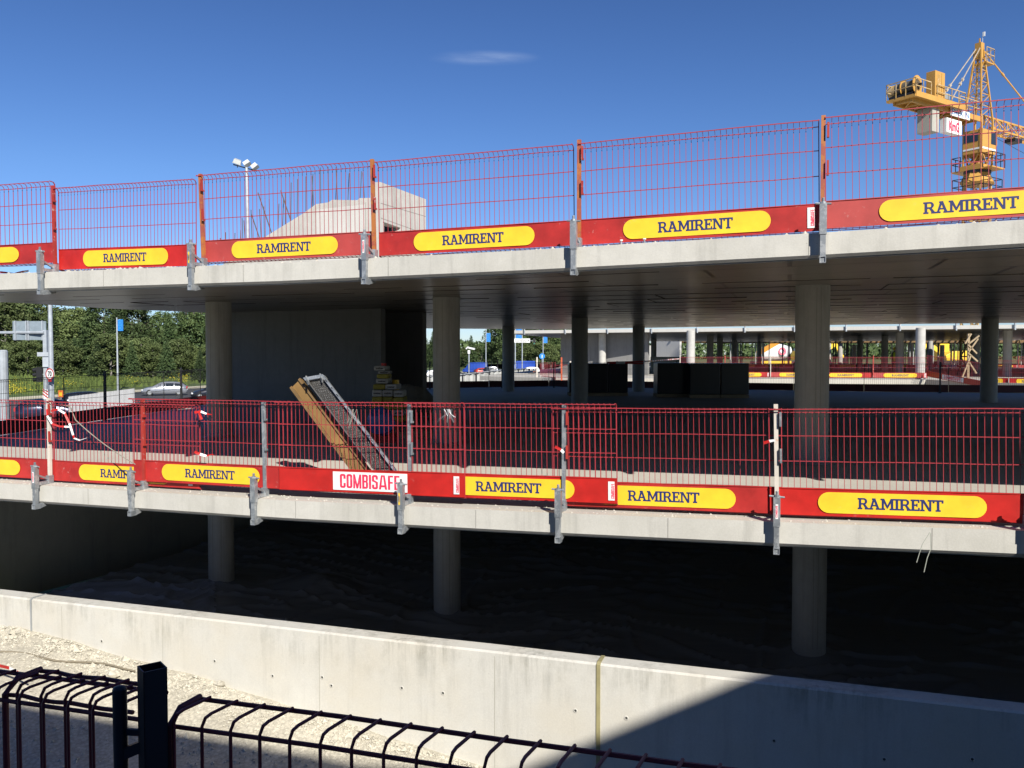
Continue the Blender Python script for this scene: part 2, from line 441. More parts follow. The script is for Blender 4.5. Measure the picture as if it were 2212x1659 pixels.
def glyph_block(ch):
    w_, s, c = .46, .17, .12
    def r(x0, y0, x1, y1): return [(x0, y0), (x1, y0), (x1, y1), (x0, y1)]
    def corner(x, y, sx, sy, n=4):         # rounded outer corner wedge filling to (x, y) inner point
        pts = [(x, y)]
        for k in range(n + 1):
            t = R(90 * k / n); pts.append((x + sx * s * math.cos(t), y + sy * c * 1.2 * math.sin(t)))
        return pts if sx * sy > 0 else pts[::-1]
    k = c * 1.2
    TLc, TRc, BLc, BRc = corner(s, 1 - k, -1, 1), corner(w_ - s, 1 - k, 1, 1), corner(s, k, -1, -1), corner(w_ - s, k, 1, -1)
    if ch == 'O': return [TLc, TRc, BLc, BRc, r(0, k, s, 1 - k), r(w_ - s, k, w_, 1 - k), r(s, 1 - k, w_ - s, 1), r(s, 0, w_ - s, k)], w_
    if ch == 'C': return [TLc, TRc, BLc, BRc, r(0, k, s, 1 - k), r(w_ - s, k, w_, .36), r(w_ - s, .66, w_, 1 - k), r(s, 1 - k, w_ - s, 1), r(s, 0, w_ - s, k)], w_
    if ch == 'S': return [TLc, TRc, BLc, BRc, r(0, .56, s, 1 - k), r(w_ - s, .68, w_, 1 - k), r(s, 1 - k, w_ - s, 1), r(s, 0, w_ - s, k), r(0, k, s, .32), r(w_ - s, k, w_, .44),
                          [(0, .56), (s, .50), (w_, .36), (w_, .50), (s, .64)]], w_
    if ch == 'B': return [r(0, 0, s, 1), r(s, 1 - k, w_ - s, 1), r(s, 0, w_ - s, k), r(s, .45, w_ - s * .8, .57), TRc, BRc, r(w_ - s, .57, w_ - .01, 1 - k), r(w_ - s, k, w_, .45), r(w_ - s, .45, w_ - .04, .57)], w_
    if ch == 'I': return [r(0, 0, s, 1)], s
    if ch == 'F': return [r(0, 0, s, 1), r(s, 1 - c, .40, 1), r(s, .44, .37, .44 + c)], .41
    if ch == 'E': return [r(0, 0, s, 1), r(s, 1 - c, .41, 1), r(s, .44, .38, .44 + c), r(s, 0, .41, c)], .43
    if ch == 'A': return [[(0, 0), (s, 0), (.30, 1), (.17, 1)], [(.47, 0), (.47 + s, 0), (.47, 1), (.33, 1)], r(.17, .16, .47, .30), r(.17, .9, .47, 1)], .64
    if ch == 'M': return [r(0, 0, .15, 1), r(.49, 0, .64, 1), [(.15, 1), (.0, 1), (.25, .0), (.39, 0)], [(.49, 1), (.64, 1), (.39, 0), (.25, 0)]], .64
def block_text(txt, h, M, ws=1.0, gap=.07):
    mb = MB(); x = 0; parts = []
    for ch in txt:
        ps, adv = glyph_block(ch)
        for p in ps: parts.append([(a + x, q) for a, q in p])
        x += adv + gap
    x -= gap
    for i, p in enumerate(parts):
        q = [M @ Vector(((a - x / 2) * h * ws, (b_ - .5) * h, .0006 + .00003 * (i % 12))) for a, b_ in p]
        mb.poly(q, [tuple(range(len(q)))])
    return mb
STICK = MB().box(-.5, .5, -.0195, -.017, -.112, .112).mesh('white_sticker', WHITE)
CTXT = block_text('COMBISAFE', .172, face_at(0, -.0205, 0), 1.0).mesh('lettering', PINK, fix=False)
ESTK = MB().box(-.035, .035, -.0195, -.017, -.105, .105).mesh('end_sticker', WHITE)
ETXT = block_text('COMBISAFE', .036, face_at(.014, -.0205, 0, R(90)), 1.0).mesh('lettering', PINK, fix=False)
def frame_from(pA, pB):
    pA, pB = Vector(pA), Vector(pB); x = (pB - pA).normalized()
    y = Vector((0, 0, 1)).cross(x).normalized(); z = x.cross(y)
    M = Matrix((x, y, z)).transposed().to_4x4(); M.translation = pA
    return M
nb = [0]
def barrier(pA, pB, label, group, board='red', style='ramirent', wires=None, end=None, sx=None):
    M = frame_from(pA, pB)
    L = (Vector(pB) - Vector(pA)).length
    o = empty('safety_barrier', label=label, cat='safety barrier', group=group)
    o.matrix_world = M
    nb[0] += 1
    S = Matrix.Diagonal((L / BL, 1, 1, 1))
    link('wire_mesh', wires or WM[nb[0] % 2], o, S)
    b = link('toe_board', BOARD[board] if board in BOARD else board, o, S)
    if style == 'ramirent':
        link('yellow_oval', OVAL, b, Matrix.Translation((0, 0, 0))); link('lettering', RTXT, b)
    elif style == 'combisafe':
        T = Matrix.Translation((1.27, 0, .147)); link('white_sticker', STICK, b, T); link('lettering', CTXT, b, T)
    if end is not None:
        T = Matrix.Translation((end, 0, .147)); link('end_sticker', ESTK, b, T); link('end_lettering', ETXT, b, T)
    return o

# ---------------------------------------------------------------- the decks (grid runs along e, inwards along n)
E = Vector((.951, -.310, 0)).normalized(); NN = Vector((-E.y, E.x, 0)) if False else Vector((.310, .951, 0)).normalized()
O0 = Vector((-7.16, 11.9, 0))
UO = [(-40, 0), (0, 0), (4.51, 0), (7.63, .035), (10.68, .09), (12.59, .135), (16, .19), (60, .2)]
def off(u):
    for (a, x), (b, y) in zip(UO, UO[1:]):
        if u <= b: return x + (y - x) * (u - a) / (b - a)
    return .2
def W(u, v, z=0): p = O0 + E * u + NN * v; return Vector((p.x, p.y, z))
def uv(p): q = Vector((p[0], p[1], 0)) - O0; return q.dot(E), q.dot(NN)
def lift(u, v):
    v = max(v, 0)
    return off(u) * max(0., 1 - v / 4) + (.04 * v if v < 4 else .16 + (v - 4) * .0072)
ZU, ZL, TH = .886, -2.04, .25          # bottoms of the two slabs
def deck_z(level, u, v): return (ZU if level else ZL) + TH + lift(u, v)
def edge_u(px, z=0.): return solve(O0, E, px, z)
def slab(name, zb, th, uL0, uL4, uR, rear, parent):
    """front strip (u grid, v 0..4) and the flat rear polygon; fascia with a drip chamfer"""
    us = [uL0] + [u for u in [-2, -1, 0, 1.5, 3, 4.51, 6, 7.63, 9.2, 10.68, 11.6, 12.59, 14.3, 16] if u > uL0 + .3] + [uR]
    vs = [0, .5, 1, 2, 3, 4]
    def ul(u, v): return u if u > uL0 + .01 else uL0 + (uL4 - uL0) * v / 4
    top, bot, side = MB(), MB(), MB()
    for i in range(len(us) - 1):
        for j in range(len(vs) - 1):
            q = [(ul(us[i], vs[j]), vs[j]), (us[i + 1], vs[j]), (us[i + 1], vs[j + 1]), (ul(us[i], vs[j + 1]), vs[j + 1])]
            if j == 0:
                qb = [(a, b if b else .03) for a, b in q]
            else: qb = q
            top.poly([W(a, b, zb + th + lift(a, b)) for a, b in q], [(0, 1, 2, 3)])
            bot.poly([W(a, b, zb + lift(a, b)) for a, b in qb], [(3, 2, 1, 0)])
        u0, u1 = ul(us[i], 0), us[i + 1]; a, b = lift(u0, 0) + zb, lift(u1, 0) + zb
        side.poly([W(u0, 0, a + .03), W(u1, 0, b + .03), W(u1, 0, b + th), W(u0, 0, a + th)], [(0, 1, 2, 3)])
        side.poly([W(u0, .03, a), W(u1, .03, b), W(u1, 0, b + .03), W(u0, 0, a + .03)], [(0, 1, 2, 3)])
    P4 = [(ul(u, 4), 4) for u in us]
    R2 = [uv(p) for p in rear]
    poly = P4 + R2
    top.poly([W(a, b, zb + th + lift(a, b)) for a, b in poly], [tuple(range(len(poly)))])
    bot.poly([W(a, b, zb + lift(a, b)) for a, b in poly], [tuple(range(len(poly)))[::-1]])
    ring = [(ul(us[0], 0), 0), (ul(us[0], 4), 4)] + R2[::-1] + [(us[-1], 4), (us[-1], 0)]
    for p, q in zip(ring, ring[1:]):
        side.poly([W(*p, zb + lift(*p)), W(*q, zb + lift(*q)), W(*q, zb + th + lift(*q)), W(*p, zb + th + lift(*p))], [(3, 2, 1, 0)])
    s = top.build(name, CON['deck'], parent)
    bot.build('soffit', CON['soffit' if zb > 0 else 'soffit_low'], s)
    side.build('fascia', CON['fascia'], s)
    return s
cp = empty('car_park', W(6, 0, -4), 0, 'unfinished two level concrete car park with round columns, open decks and sunlit edges', 'car park')
cp.location = (0, 0, 0)
slab('upper_deck', ZU, TH, -2.9, -4.1, 24, [(26, 25, 0), (19, 31.6, 0), (14.2, 33, 0), (1.83, 40, 0), (-3.74, 38, 0), (-7.7, 21.5, 0), (-9.1, 19.5, 0)], cp)
slab('lower_deck', ZL, TH, -3.9, -4.75, 26, [(30, 24, 0), (20, 32.9, 0), (14, 34.3, 0), (1.8, 40.6, 0), (-3.7, 38.6, 0), (-9.75, 26.7, 0)], cp)
# lip seen as a thin pale line under the fascia (formwork fillet)
for lv, zb in ((1, ZU), (0, ZL)):
    mb = MB()
    for i in range(16):
        u0, u1 = -2.5 + i * 1.4, -2.5 + (i + 1) * 1.4
        a, b = zb + lift(u0, 0), zb + lift(u1, 0)
        mb.poly([W(u0, .045, a), W(u1, .045, b), W(u1, .045, b - .012), W(u0, .045, a - .012), W(u0, .06, a), W(u1, .06, b), W(u1, .06, b - .012), W(u0, .06, a - .012)],
                [(0, 1, 2, 3), (7, 6, 5, 4), (3, 2, 6, 7), (4, 0, 3, 7), (1, 5, 6, 2)])
    mb.build('drip_fillet', CON['far'], cp)
jf = concrete('fascia_joint', (.30, .29, .265))
for lv, pxs in ((1, (223, 525, 838, 1236, 1746)), (0, (190, 638, 1027, 1442, 2012))):
    for px in pxs:
        u = edge_u(px, 1.0 if lv else -1.9); z = (ZU if lv else ZL) + lift(u, 0)
        MB().poly([W(u, -.0015, z + .034), W(u + .008, -.0015, z + .034), W(u + .008, -.0015, z + TH - .006), W(u, -.0015, z + TH - .006)], [(0, 1, 2, 3)]).build('fascia_joint', jf, cp)
# formwork fins left standing under the upper slab, along and across the grid
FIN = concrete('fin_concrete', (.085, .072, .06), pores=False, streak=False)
rnd = random.Random(33); mb = MB()
UPOLY = [(-3.5, 5), (-2.6, 8), (12, 28), (24, 24)]
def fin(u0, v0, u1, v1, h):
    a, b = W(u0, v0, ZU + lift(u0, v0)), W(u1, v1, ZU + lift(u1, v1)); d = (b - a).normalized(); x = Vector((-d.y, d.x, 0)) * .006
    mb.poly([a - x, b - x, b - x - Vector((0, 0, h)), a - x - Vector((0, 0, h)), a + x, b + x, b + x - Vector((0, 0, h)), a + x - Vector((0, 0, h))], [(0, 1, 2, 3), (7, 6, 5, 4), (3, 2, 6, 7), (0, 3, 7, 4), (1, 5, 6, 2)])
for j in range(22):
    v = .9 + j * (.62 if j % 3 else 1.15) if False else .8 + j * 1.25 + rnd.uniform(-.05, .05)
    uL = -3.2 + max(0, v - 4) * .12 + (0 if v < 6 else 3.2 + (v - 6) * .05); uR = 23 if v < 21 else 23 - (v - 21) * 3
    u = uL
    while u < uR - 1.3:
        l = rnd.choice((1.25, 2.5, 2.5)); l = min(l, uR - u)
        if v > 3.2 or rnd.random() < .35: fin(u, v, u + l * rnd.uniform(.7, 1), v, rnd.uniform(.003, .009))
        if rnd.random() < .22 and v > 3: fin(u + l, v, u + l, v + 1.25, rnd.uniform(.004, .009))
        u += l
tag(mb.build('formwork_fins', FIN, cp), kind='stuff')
# columns: one of each per level, alike pieces share a mesh
def column_mesh(r, h):
    mb = MB(); n = 28
    for k in range(n):
        a0, a1 = 2 * math.pi * k / n, 2 * math.pi * (k + 1) / n
        c0, s0, c1, s1 = math.cos(a0) * r, math.sin(a0) * r, math.cos(a1) * r, math.sin(a1) * r
        mb.poly([(c0, s0, 0), (c1, s1, 0), (c1, s1, h), (c0, s0, h)], [(0, 1, 2, 3)])
    return mb.mesh('column', CON['column'], smooth=True)
UPC = [(-5.83, 16.95), (-1.2, 15.6), (4.53, 12.86), (2.05, 25.8), (8.1, 23.1), (-.15, 35.3), (5.2, 35.0), (15.3, 27.3), (11.6, 34.0), (0, 0)]
SEAM = concrete('column_seam', (.27, .26, .235), pores=False)
for i, (x, y) in enumerate(UPC[:-1]):
    u, v = uv((x, y)); z0 = deck_z(0, u, v); z1 = ZU + lift(u, v)
    r = .249
    link('column', column_mesh(r, z1 - z0 + .01), cp, Matrix.Translation((x, y, z0 - .002)))
    zb = -5.0; z1 = ZL + lift(u, v)
    lc = link('column', column_mesh(r, z1 - zb + .01), cp, Matrix.Translation((x, y, zb)))
    uc = lc
    if i < 3:
        for (q0, q1) in ((z0, ZU + lift(u, v)), (-4.4, z1)):
            for an in (R(250 + 7 * i), R(290 - 5 * i)):
                sx, sy = x + (r + .0012) * math.cos(an), y + (r + .0012) * math.sin(an); tx, ty = -math.sin(an) * .004, math.cos(an) * .004
                MB().poly([(sx - tx, sy - ty, q0), (sx + tx, sy + ty, q0), (sx + tx, sy + ty, q1 - .05), (sx - tx, sy - ty, q1 - .05)], [(0, 1, 2, 3)]).build('form_seam', SEAM, cp)
        m = MB(); m.tube([(x, y, z0), (x, y, z0 + .02), (x, y, z0 + .035)], [r + .06, r + .03, r + .001], 20, caps=False); m.build('grout_collar', CON['column'], cp)
# stair core with its weathered head standing above the upper deck
CA = Vector((-3.03, 19.7, 0)); cw = Vector((-.934, .357, 0)); cd = Vector((.357, .934, 0))
def C3(a, b, z): p = CA + (cw * a + cd * b) * 1.06; return Vector((p.x, p.y, z * 1.06))
def cbox(mb, a0, a1, b0, b1, z0, z1):
    mb.poly([C3(a, b, z) for a in (a0, a1) for b in (b0, b1) for z in (z0, z1)],
            [(0, 1, 3, 2), (4, 6, 7, 5), (0, 4, 5, 1), (2, 3, 7, 6), (0, 2, 6, 4), (1, 5, 7, 3)])
mb = MB()
for q in ((0, 4.35, 0, .2), (0, 4.35, 2.0, 2.2), (4.15, 4.35, .201, 1.999), (1.6, 1.75, .201, 1.999)): cbox(mb, *q, -1.75, 1.06)
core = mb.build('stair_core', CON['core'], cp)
jm = MB()
for a in (.75, 2.0, 3.25): jm.poly([C3(a, -.004, -1.7), C3(a + .012, -.004, -1.7), C3(a + .012, -.004, .95), C3(a, -.004, .95)], [(0, 1, 2, 3)])
jm.build('board_joint', concrete('joint_concrete', (.2, .2, .2)), core)
# right flank wall (with the wedge opening under the landing), thickness along cw
def wall_poly(pts, a0, a1, holes=None):
    mb = MB(); n = len(pts)
    P = [C3(a0, b, z) for b, z in pts] + [C3(a1, b, z) for b, z in pts]
    mb.poly(P, [tuple(range(n)), tuple(range(2 * n - 1, n - 1, -1))] + [(i, i + n, (i + 1) % n + n, (i + 1) % n) for i in range(n)])
    return mb
zt = 3.76
# wall split round the opening (0.16..1.13 along the flank, z 2.42..2.83)
fl = MB()
op = [(.16, 2.3), (.16, 2.86), (1.12, 2.58), (.86, 2.36)]
for pts in ([(0, 1.1), (.12, 1.1), (.12, zt), (0, zt)], [(.92, 1.1), (2.2, 1.1), (2.2, zt), (.92, zt)], [(.12, 2.92), (.92, 2.90), (.92, zt), (.12, zt)],
            [(.12, 1.1), (.92, 1.1), (.92, 2.86), (.78, 2.79), (.3, 2.3), (.12, 2.3)]):
    n = len(pts); P = [C3(0, b, z) for b, z in pts] + [C3(.24, b, z) for b, z in pts]
    fl.poly(P, [tuple(range(n)), tuple(range(2 * n - 1, n - 1, -1))] + [(i, i + n, (i + 1) % n + n, (i + 1) % n) for i in range(n)])
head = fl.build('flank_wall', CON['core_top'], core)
jc = concrete('pour_joint', (.27, .26, .235))
for q in (((0.02, 2.98), (2.19, 2.92)), ((0.02, 3.3), (2.19, 3.34))):
    MB().poly([C3(-.003, q[0][0], q[0][1]), C3(-.003, q[1][0], q[1][1]), C3(-.003, q[1][0], q[1][1] + .012), C3(-.003, q[0][0], q[0][1] + .012)], [(0, 1, 2, 3)]).build('pour_joint', jc, core)
for a_ in (.35, 1.62): MB().poly([C3(a_, -.024, 1.2), C3(a_ + .012, -.024, 1.2), C3(a_ + .012, -.024, 3.34), C3(a_, -.024, 3.34)], [(0, 1, 2, 3)]).build('pour_joint', jc, core)
MB().poly([C3(.36, -.023, 1.2), C3(1.61, -.023, 1.2), C3(1.61, -.023, 3.26), C3(.36, -.023, 3.3)], [(0, 1, 2, 3)]).build('skim_coat', concrete('fresh_concrete', (.53, .52, .49)), core)
mb = MB(); cbox(mb, .55, .8, .0, 2.2, 1.1, 3.3); mb.build('inner_wall', CON['core'], core)
# front stair wall: flat top then sloping down to the left
pr = [(0.02, 1.1), (0.02, 3.42), (.5, 3.44), (.56, 3.40), (1.2, 3.45), (1.3, 3.40), (1.62, 3.38), (1.95, 3.2), (3.0, 2.72), (4.05, 2.2), (5.1, 1.72), (5.1, 1.1)]
# (a, z) profile, thickness along cd
n = len(pr); P = [C3(a, -.02, z) for a, z in pr] + [C3(a, .2, z) for a, z in pr]
mb = MB(); mb.poly(P, [tuple(range(n)), tuple(range(2 * n - 1, n - 1, -1))] + [(i, i + n, (i + 1) % n + n, (i + 1) % n) for i in range(n)])
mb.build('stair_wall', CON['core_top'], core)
mb = MB(); random.seed(3)
for k in range(26):
    a = .3 + k * .155 + random.uniform(-.03, .03); z0 = 3.3 if a < 1.7 else 3.3 - (a - 1.7) * .5
    h = random.uniform(.75, 1.0); t = Vector((random.uniform(-.05, .05), 0, h))
    p = C3(a, random.choice((.04, .14)), z0); mb.bar(p, p + t, .015)
for k in range(18):
    a = 2.6 + k * .26; p = C3(a, 1.9, 1.1); mb.bar(p, p + Vector((random.uniform(-.03, .03), 0, random.uniform(1.1, 2.3))), .015)
for z in (1.6, 1.95, 2.3, 2.6, 2.85): mb.bar(C3(2.5 + (z - 1.6) * .4, 1.88, z), C3(6.6 - (z - 1.6) * .9, 1.88, z + .02), .015)
for a, z, l in ((2.35, 3.0, .8), (3.2, 2.6, .7), (4.1, 2.1, .7), (4.9, 1.7, .5), (2.9, 2.8, 1.0)):
    p = C3(a, .1, z); mb.bar(p, p + Vector((-.33 * l, 0, l)), .022)
mb.build('starter_bars', STEEL, core)

# ---------------------------------------------------------------- ground, basement, retaining wall
def gz(x, y):                          # gravel level in front of the wall (falls to the right)
    u, v = uv((x, y))
    z = -3.62 - .085 * (u + 1.0) - .0035 * max(0, u) ** 2
    z += .16 * max(0, 1 - abs(v + .55) / .9) * (1 if u < 3 else max(0, 1 - (u - 3) / 5))
    return z - .10 * max(0, min(6, -v - 1.5))
GRAVEL, t_, b_ = nodes('limestone_gravel')
v_ = coord(t_); vo = N(t_, 'ShaderNodeTexVoronoi', Scale=26.); t_.links.new(v_, vo.inputs['Vector'])
vo2 = N(t_, 'ShaderNodeTexVoronoi', Scale=60.); t_.links.new(v_, vo2.inputs['Vector'])
c_ = mul(t_, (.60, .555, .445), ramp(t_, noise_t(t_, v_, .9, 6), [(.35, .7), (.65, 1.)]))
c_ = mul(t_, c_, ramp(t_, vo.outputs['Color'], [(.1, .82), (.9, 1.06)])); c_ = mul(t_, c_, ramp(t_, vo2.outputs['Color'], [(.1, .86), (.9, 1.05)]))
c_ = mul(t_, c_, ramp(t_, vo.outputs['Distance'], [(.3, 1.), (.7, .8)]))
t_.links.new(c_, b_.inputs['Base Color']); b_.inputs['Roughness'].default_value = .95; bump(t_, b_, vo.outputs['Distance'], -.8, .02)
mb = MB(); nu, nv = 150, 70
for i in range(nu + 1):
    for j in range(nv + 1):
        p = W(-22 + 44 * i / nu, -10 + 10.1 * j / nv)
        z = gz(p.x, p.y) + .05 * noise.noise((p.x * .9, p.y * .9, 0)) + .03 * noise.noise((p.x * 3, p.y * 3, 4)) + .015 * noise.noise((p.x * 9, p.y * 9, 7))
        mb.v.append((p.x, p.y, z))
for i in range(nu):
    for j in range(nv):
        a = i * (nv + 1) + j; mb.f.append((a, a + nv + 1, a + nv + 2, a + 1)); mb.m.append(0)
tag(mb.build('ground', GRAVEL, smooth=True, fix=False), kind='structure')
# crushed stones lying on it
rnd = random.Random(5); mb = MB()
for i in range(30000):
    u = rnd.uniform(-2.5, 9.5); v = rnd.uniform(-4.2, -.55)
    if rnd.random() < .35: v = -.56 - abs(rnd.gauss(0, .35))
    if u > -.5 and v < -1.0 and rnd.random() > .3: continue
    p = W(u, v); s = rnd.choice((.009, .012, .015, .018, .022)) * rnd.uniform(.7, 1.2)
    if u < 1 and v > -1.6: s *= 1.25
    if rnd.random() < .004: s *= 3
    z = gz(p.x, p.y) + .05 * noise.noise((p.x * .9, p.y * .9, 0)) + .03 * noise.noise((p.x * 3, p.y * 3, 4)) + .015 * noise.noise((p.x * 9, p.y * 9, 7))
    b = len(mb.v); an = rnd.uniform(0, 6.28)
    for k in range(4):
        q = an + k * 1.57 + rnd.uniform(-.3, .3); rr_ = s * rnd.uniform(.7, 1.3)
        mb.v.append((p.x + rr_ * math.cos(q), p.y + rr_ * math.sin(q), z + s * rnd.uniform(-.3, .25)))
    mb.v.append((p.x, p.y, z + s * rnd.uniform(.6, 1.0)))
    mb.f += [(b, b + 1, b + 4), (b + 1, b + 2, b + 4), (b + 2, b + 3, b + 4), (b + 3, b, b + 4)]; mb.m += [0] * 4
tag(mb.build('crushed_stone', paint('pale_stone', (.58, .54, .44), .9, dirt=.5, scale=40), fix=False), kind='stuff')
# basement floor under black sheeting
def PLASTIC():
    m, t, b = nodes('black_sheeting'); v = coord(t)
    b.inputs['Base Color'].default_value = (.19, .195, .205, 1)
    b.inputs['Roughness'].default_value = .27; b.inputs['Specular IOR Level'].default_value = .9
    bump(t, b, noise_t(t, coord(t, (.5, 2.6, 1), rz=R(25)), 1.8, 4, .55), .5, .03)
    return m
PL = PLASTIC()
tag(MB().poly([W(-3.2, -.1, -5.02), W(30, -.1, -5.02), W(34, 40, -5.02), W(-3.2, 30, -5.02)], [(0, 1, 2, 3)]).build('basement_floor', CON['back']), kind='structure')
mb = MB(); nu, nv = 380, 210
def fold(x, y):
    a = noise.noise((x * .28 + y * .2, y * .5 - x * .1, 1)) * .09
    wx, wy = x + .5 * noise.noise((x * .4, y * .4, 2)), y + .5 * noise.noise((x * .4, y * .4, 8))
    r1 = 1 - abs(noise.noise(((wx * .35 + wy * .95) * 1.5, (wy * .35 - wx) * .32, 5))) * 8.5
    r2 = 1 - abs(noise.noise(((wx * .95 - wy * .5) * 1.1, (wy + wx * .3) * .3, 9))) * 10
    return a + .06 * max(0, r1) ** 1.6 + .045 * max(0, r2) ** 1.6
for i in range(nu + 1):
    for j in range(nv + 1):
        p = W(-3 + 21 * i / nu, .05 + 12.5 * (j / nv) ** 1.25)
        q = 0
        for x, y in UPC[:3]:
            d = math.hypot(p.x - x, p.y - y); q = max(q, .12 * max(0, 1 - d / .7))
        zz = -4.56 - .26 * math.exp(-((p.x + 1.2) ** 2 + (p.y - 15) ** 2) / 9) + fold(p.x, p.y) + q + .25 * max(0, 1 - math.hypot(p.x + 3.9, p.y - 17.0) / .9)
        mb.v.append((p.x, p.y, zz))
for i in range(nu):
    for j in range(nv):
        a = i * (nv + 1) + j; mb.f.append((a, a + nv + 1, a + nv + 2, a + 1)); mb.m.append(0)
tag(mb.build('plastic_sheeting', PL, smooth=True, fix=False), 'creased black plastic sheeting covering the basement floor around the columns', 'plastic sheet')
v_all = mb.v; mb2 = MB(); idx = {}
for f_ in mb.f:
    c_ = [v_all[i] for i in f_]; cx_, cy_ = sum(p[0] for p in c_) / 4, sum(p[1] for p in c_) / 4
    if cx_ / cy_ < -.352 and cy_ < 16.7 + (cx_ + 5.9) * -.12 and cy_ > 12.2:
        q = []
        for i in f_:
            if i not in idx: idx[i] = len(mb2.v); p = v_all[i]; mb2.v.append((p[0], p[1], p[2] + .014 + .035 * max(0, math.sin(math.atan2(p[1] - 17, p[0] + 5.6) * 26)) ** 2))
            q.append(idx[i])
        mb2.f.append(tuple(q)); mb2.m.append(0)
PL2 = paint('light_patch_plastic', (.30, .32, .38), .45, dirt=.3, scale=2)  # paler copy of the sheeting, its colour stands in for light falling there
tag(mb2.build('sheeting_light_patch', PL2, smooth=True, fix=False), 'patch of plastic sheeting with radiating folds, coloured paler for the light on it, left of the left basement column', 'plastic sheet')
# low retaining wall in front: cast panels with open joints
wl = empty('retaining_wall', label='low pale concrete wall running along the bottom between the gravel and the dark basement', cat='wall')
ZW = -3.2
Vf, Vb = -.50, -.262
def wu(px, py):
    p = atz(px, py, ZW); return uv(p)[0]
uj = [-6, wu(78, 1290), wu(1300, 1422), 20]
for a, b in zip(uj, uj[1:]):
    gap = .012
    mb = MB(); ns = max(2, int((b - a) / .6))
    P = []
    for k in range(ns + 1):
        u = a + gap + (b - a - 2 * gap) * k / ns; wob = .006 * noise.noise((u * 1.7, 3, 0))
        P += [W(u, Vf, -5.2), W(u, Vf, ZW - .02 + wob), W(u, Vf + .02, ZW + wob), W(u, Vb - .01, ZW + wob), W(u, Vb, ZW - .01 + wob), W(u, Vb, -5.2)]
    fs = [(6 * k + i, 6 * k + 6 + i, 6 * k + 7 + i, 6 * k + 1 + i) for k in range(ns) for i in range(5)] + [tuple(range(6)), tuple(range(6 * ns, 6 * ns + 6))[::-1]]
    mb.poly(P, fs); mb.build('wall_panel', CON['wall'], wl)
FOAM = paint('yellowed_foam', (.34, .30, .15), .85, dirt=.4)
for u, m in ((uj[1], GREYM), (uj[2], FOAM)):
    mb = MB(); t = .02 if m is FOAM else .008
    P = [W(u + s * t, v, z) for s in (-1, 1) for v, z in ((Vf - .012, -5.0), (Vf - .012, ZW - .01), (Vf + .03, ZW + .012), (Vb, ZW + .006), (Vb, -5.0))]
    mb.poly(P, [(0, 1, 2, 3, 4), (9, 8, 7, 6, 5)] + [(i, i + 5, (i + 1) % 5 + 5, (i + 1) % 5) for i in range(5)])
    mb.build('joint_filler', m, wl)
for a in (150, 365, 700, 1075):        # faint casting joints: shallow recessed strips
    u = wu(a * 1.0, 1278 + a * .114)
    MB().poly([W(u, Vf - .0015, -4.9), W(u + .007, Vf - .0015, -4.9), W(u + .007, Vf - .0015, ZW - .05), W(u, Vf - .0015, ZW - .05)], [(0, 1, 2, 3)]).build('cast_joint', concrete('cast_joint', (.40, .385, .33)), wl)
# tie holes: little recessed cups with a rim
cup = MB()
for k in range(12):
    a0, a1 = 2 * math.pi * k / 12, 2 * math.pi * (k + 1) / 12
    for (ra, ya), (rb, yb) in (((.026, 0), (.016, -.004)), ((.016, -.004), (.012, .0))):
        cup.poly([(ra * math.cos(a0), ya, ra * math.sin(a0)), (ra * math.cos(a1), ya, ra * math.sin(a1)), (rb * math.cos(a1), yb, rb * math.sin(a1)), (rb * math.cos(a0), yb, rb * math.sin(a0))], [(0, 1, 2, 3)])
cup.poly([(.0135 * math.cos(2 * math.pi * k / 12), -.001, .0135 * math.sin(2 * math.pi * k / 12)) for k in range(12)], [tuple(range(12))], 1)
cupm = cup.mesh('tie_hole', [CON['wall'], flat('hole_dark', (.05, .05, .045))])
for px, py in ((589, 1460), (464, 1428), (716, 1481), (696, 1463), (868, 1486), (957, 1497), (1243, 1535), (1353, 1551), (220, 1385), (1672, 1600), (1910, 1640), (2100, 1640)):
    d = ray(px, py); n3 = -NN; p0 = W(0, Vf, 0); k = (p0.dot(n3)) / d.dot(n3); p = d * k
    link('tie_hole', cupm, wl, Matrix.Translation(p + n3 * .002) @ Matrix.Rotation(-R(18), 4, 'Z'))
# basement side wall on the left and back walls in the dark
A0 = atz(-60, 1250, -4.35); B0 = atz(560, 1120, -4.35)
def wall_box(name, a, b, z0, z1, t, mat, parent=None, **kw):
    d = (Vector((b[0] - a[0], b[1] - a[1], 0))).normalized(); q = Vector((-d.y, d.x, 0)) * t
    a, b = Vector((a[0], a[1], 0)), Vector((b[0], b[1], 0))
    mb = MB(); mb.poly([Vector((p.x, p.y, z)) for p in (a, b, b + q, a + q) for z in (z0, z1)], [(0, 2, 3, 1), (2, 4, 5, 3), (4, 6, 7, 5), (6, 0, 1, 7), (1, 3, 5, 7), (0, 6, 4, 2)])
    return mb.build(name, mat, parent, **kw)
sw = wall_box('side_wall', (-10.6, 15.9), (-3.0, 30.5), -4.9, -2.2, .25, CON['back'], cp)
wall_box('rear_wall', (-5.5, 28.5), (26, 22), -4.9, -2.05, .25, CON['back'], cp)
wall_box('rear_wall', (16, 6.8), (22, 26), -4.9, -2.05, .25, CON['back'], cp)
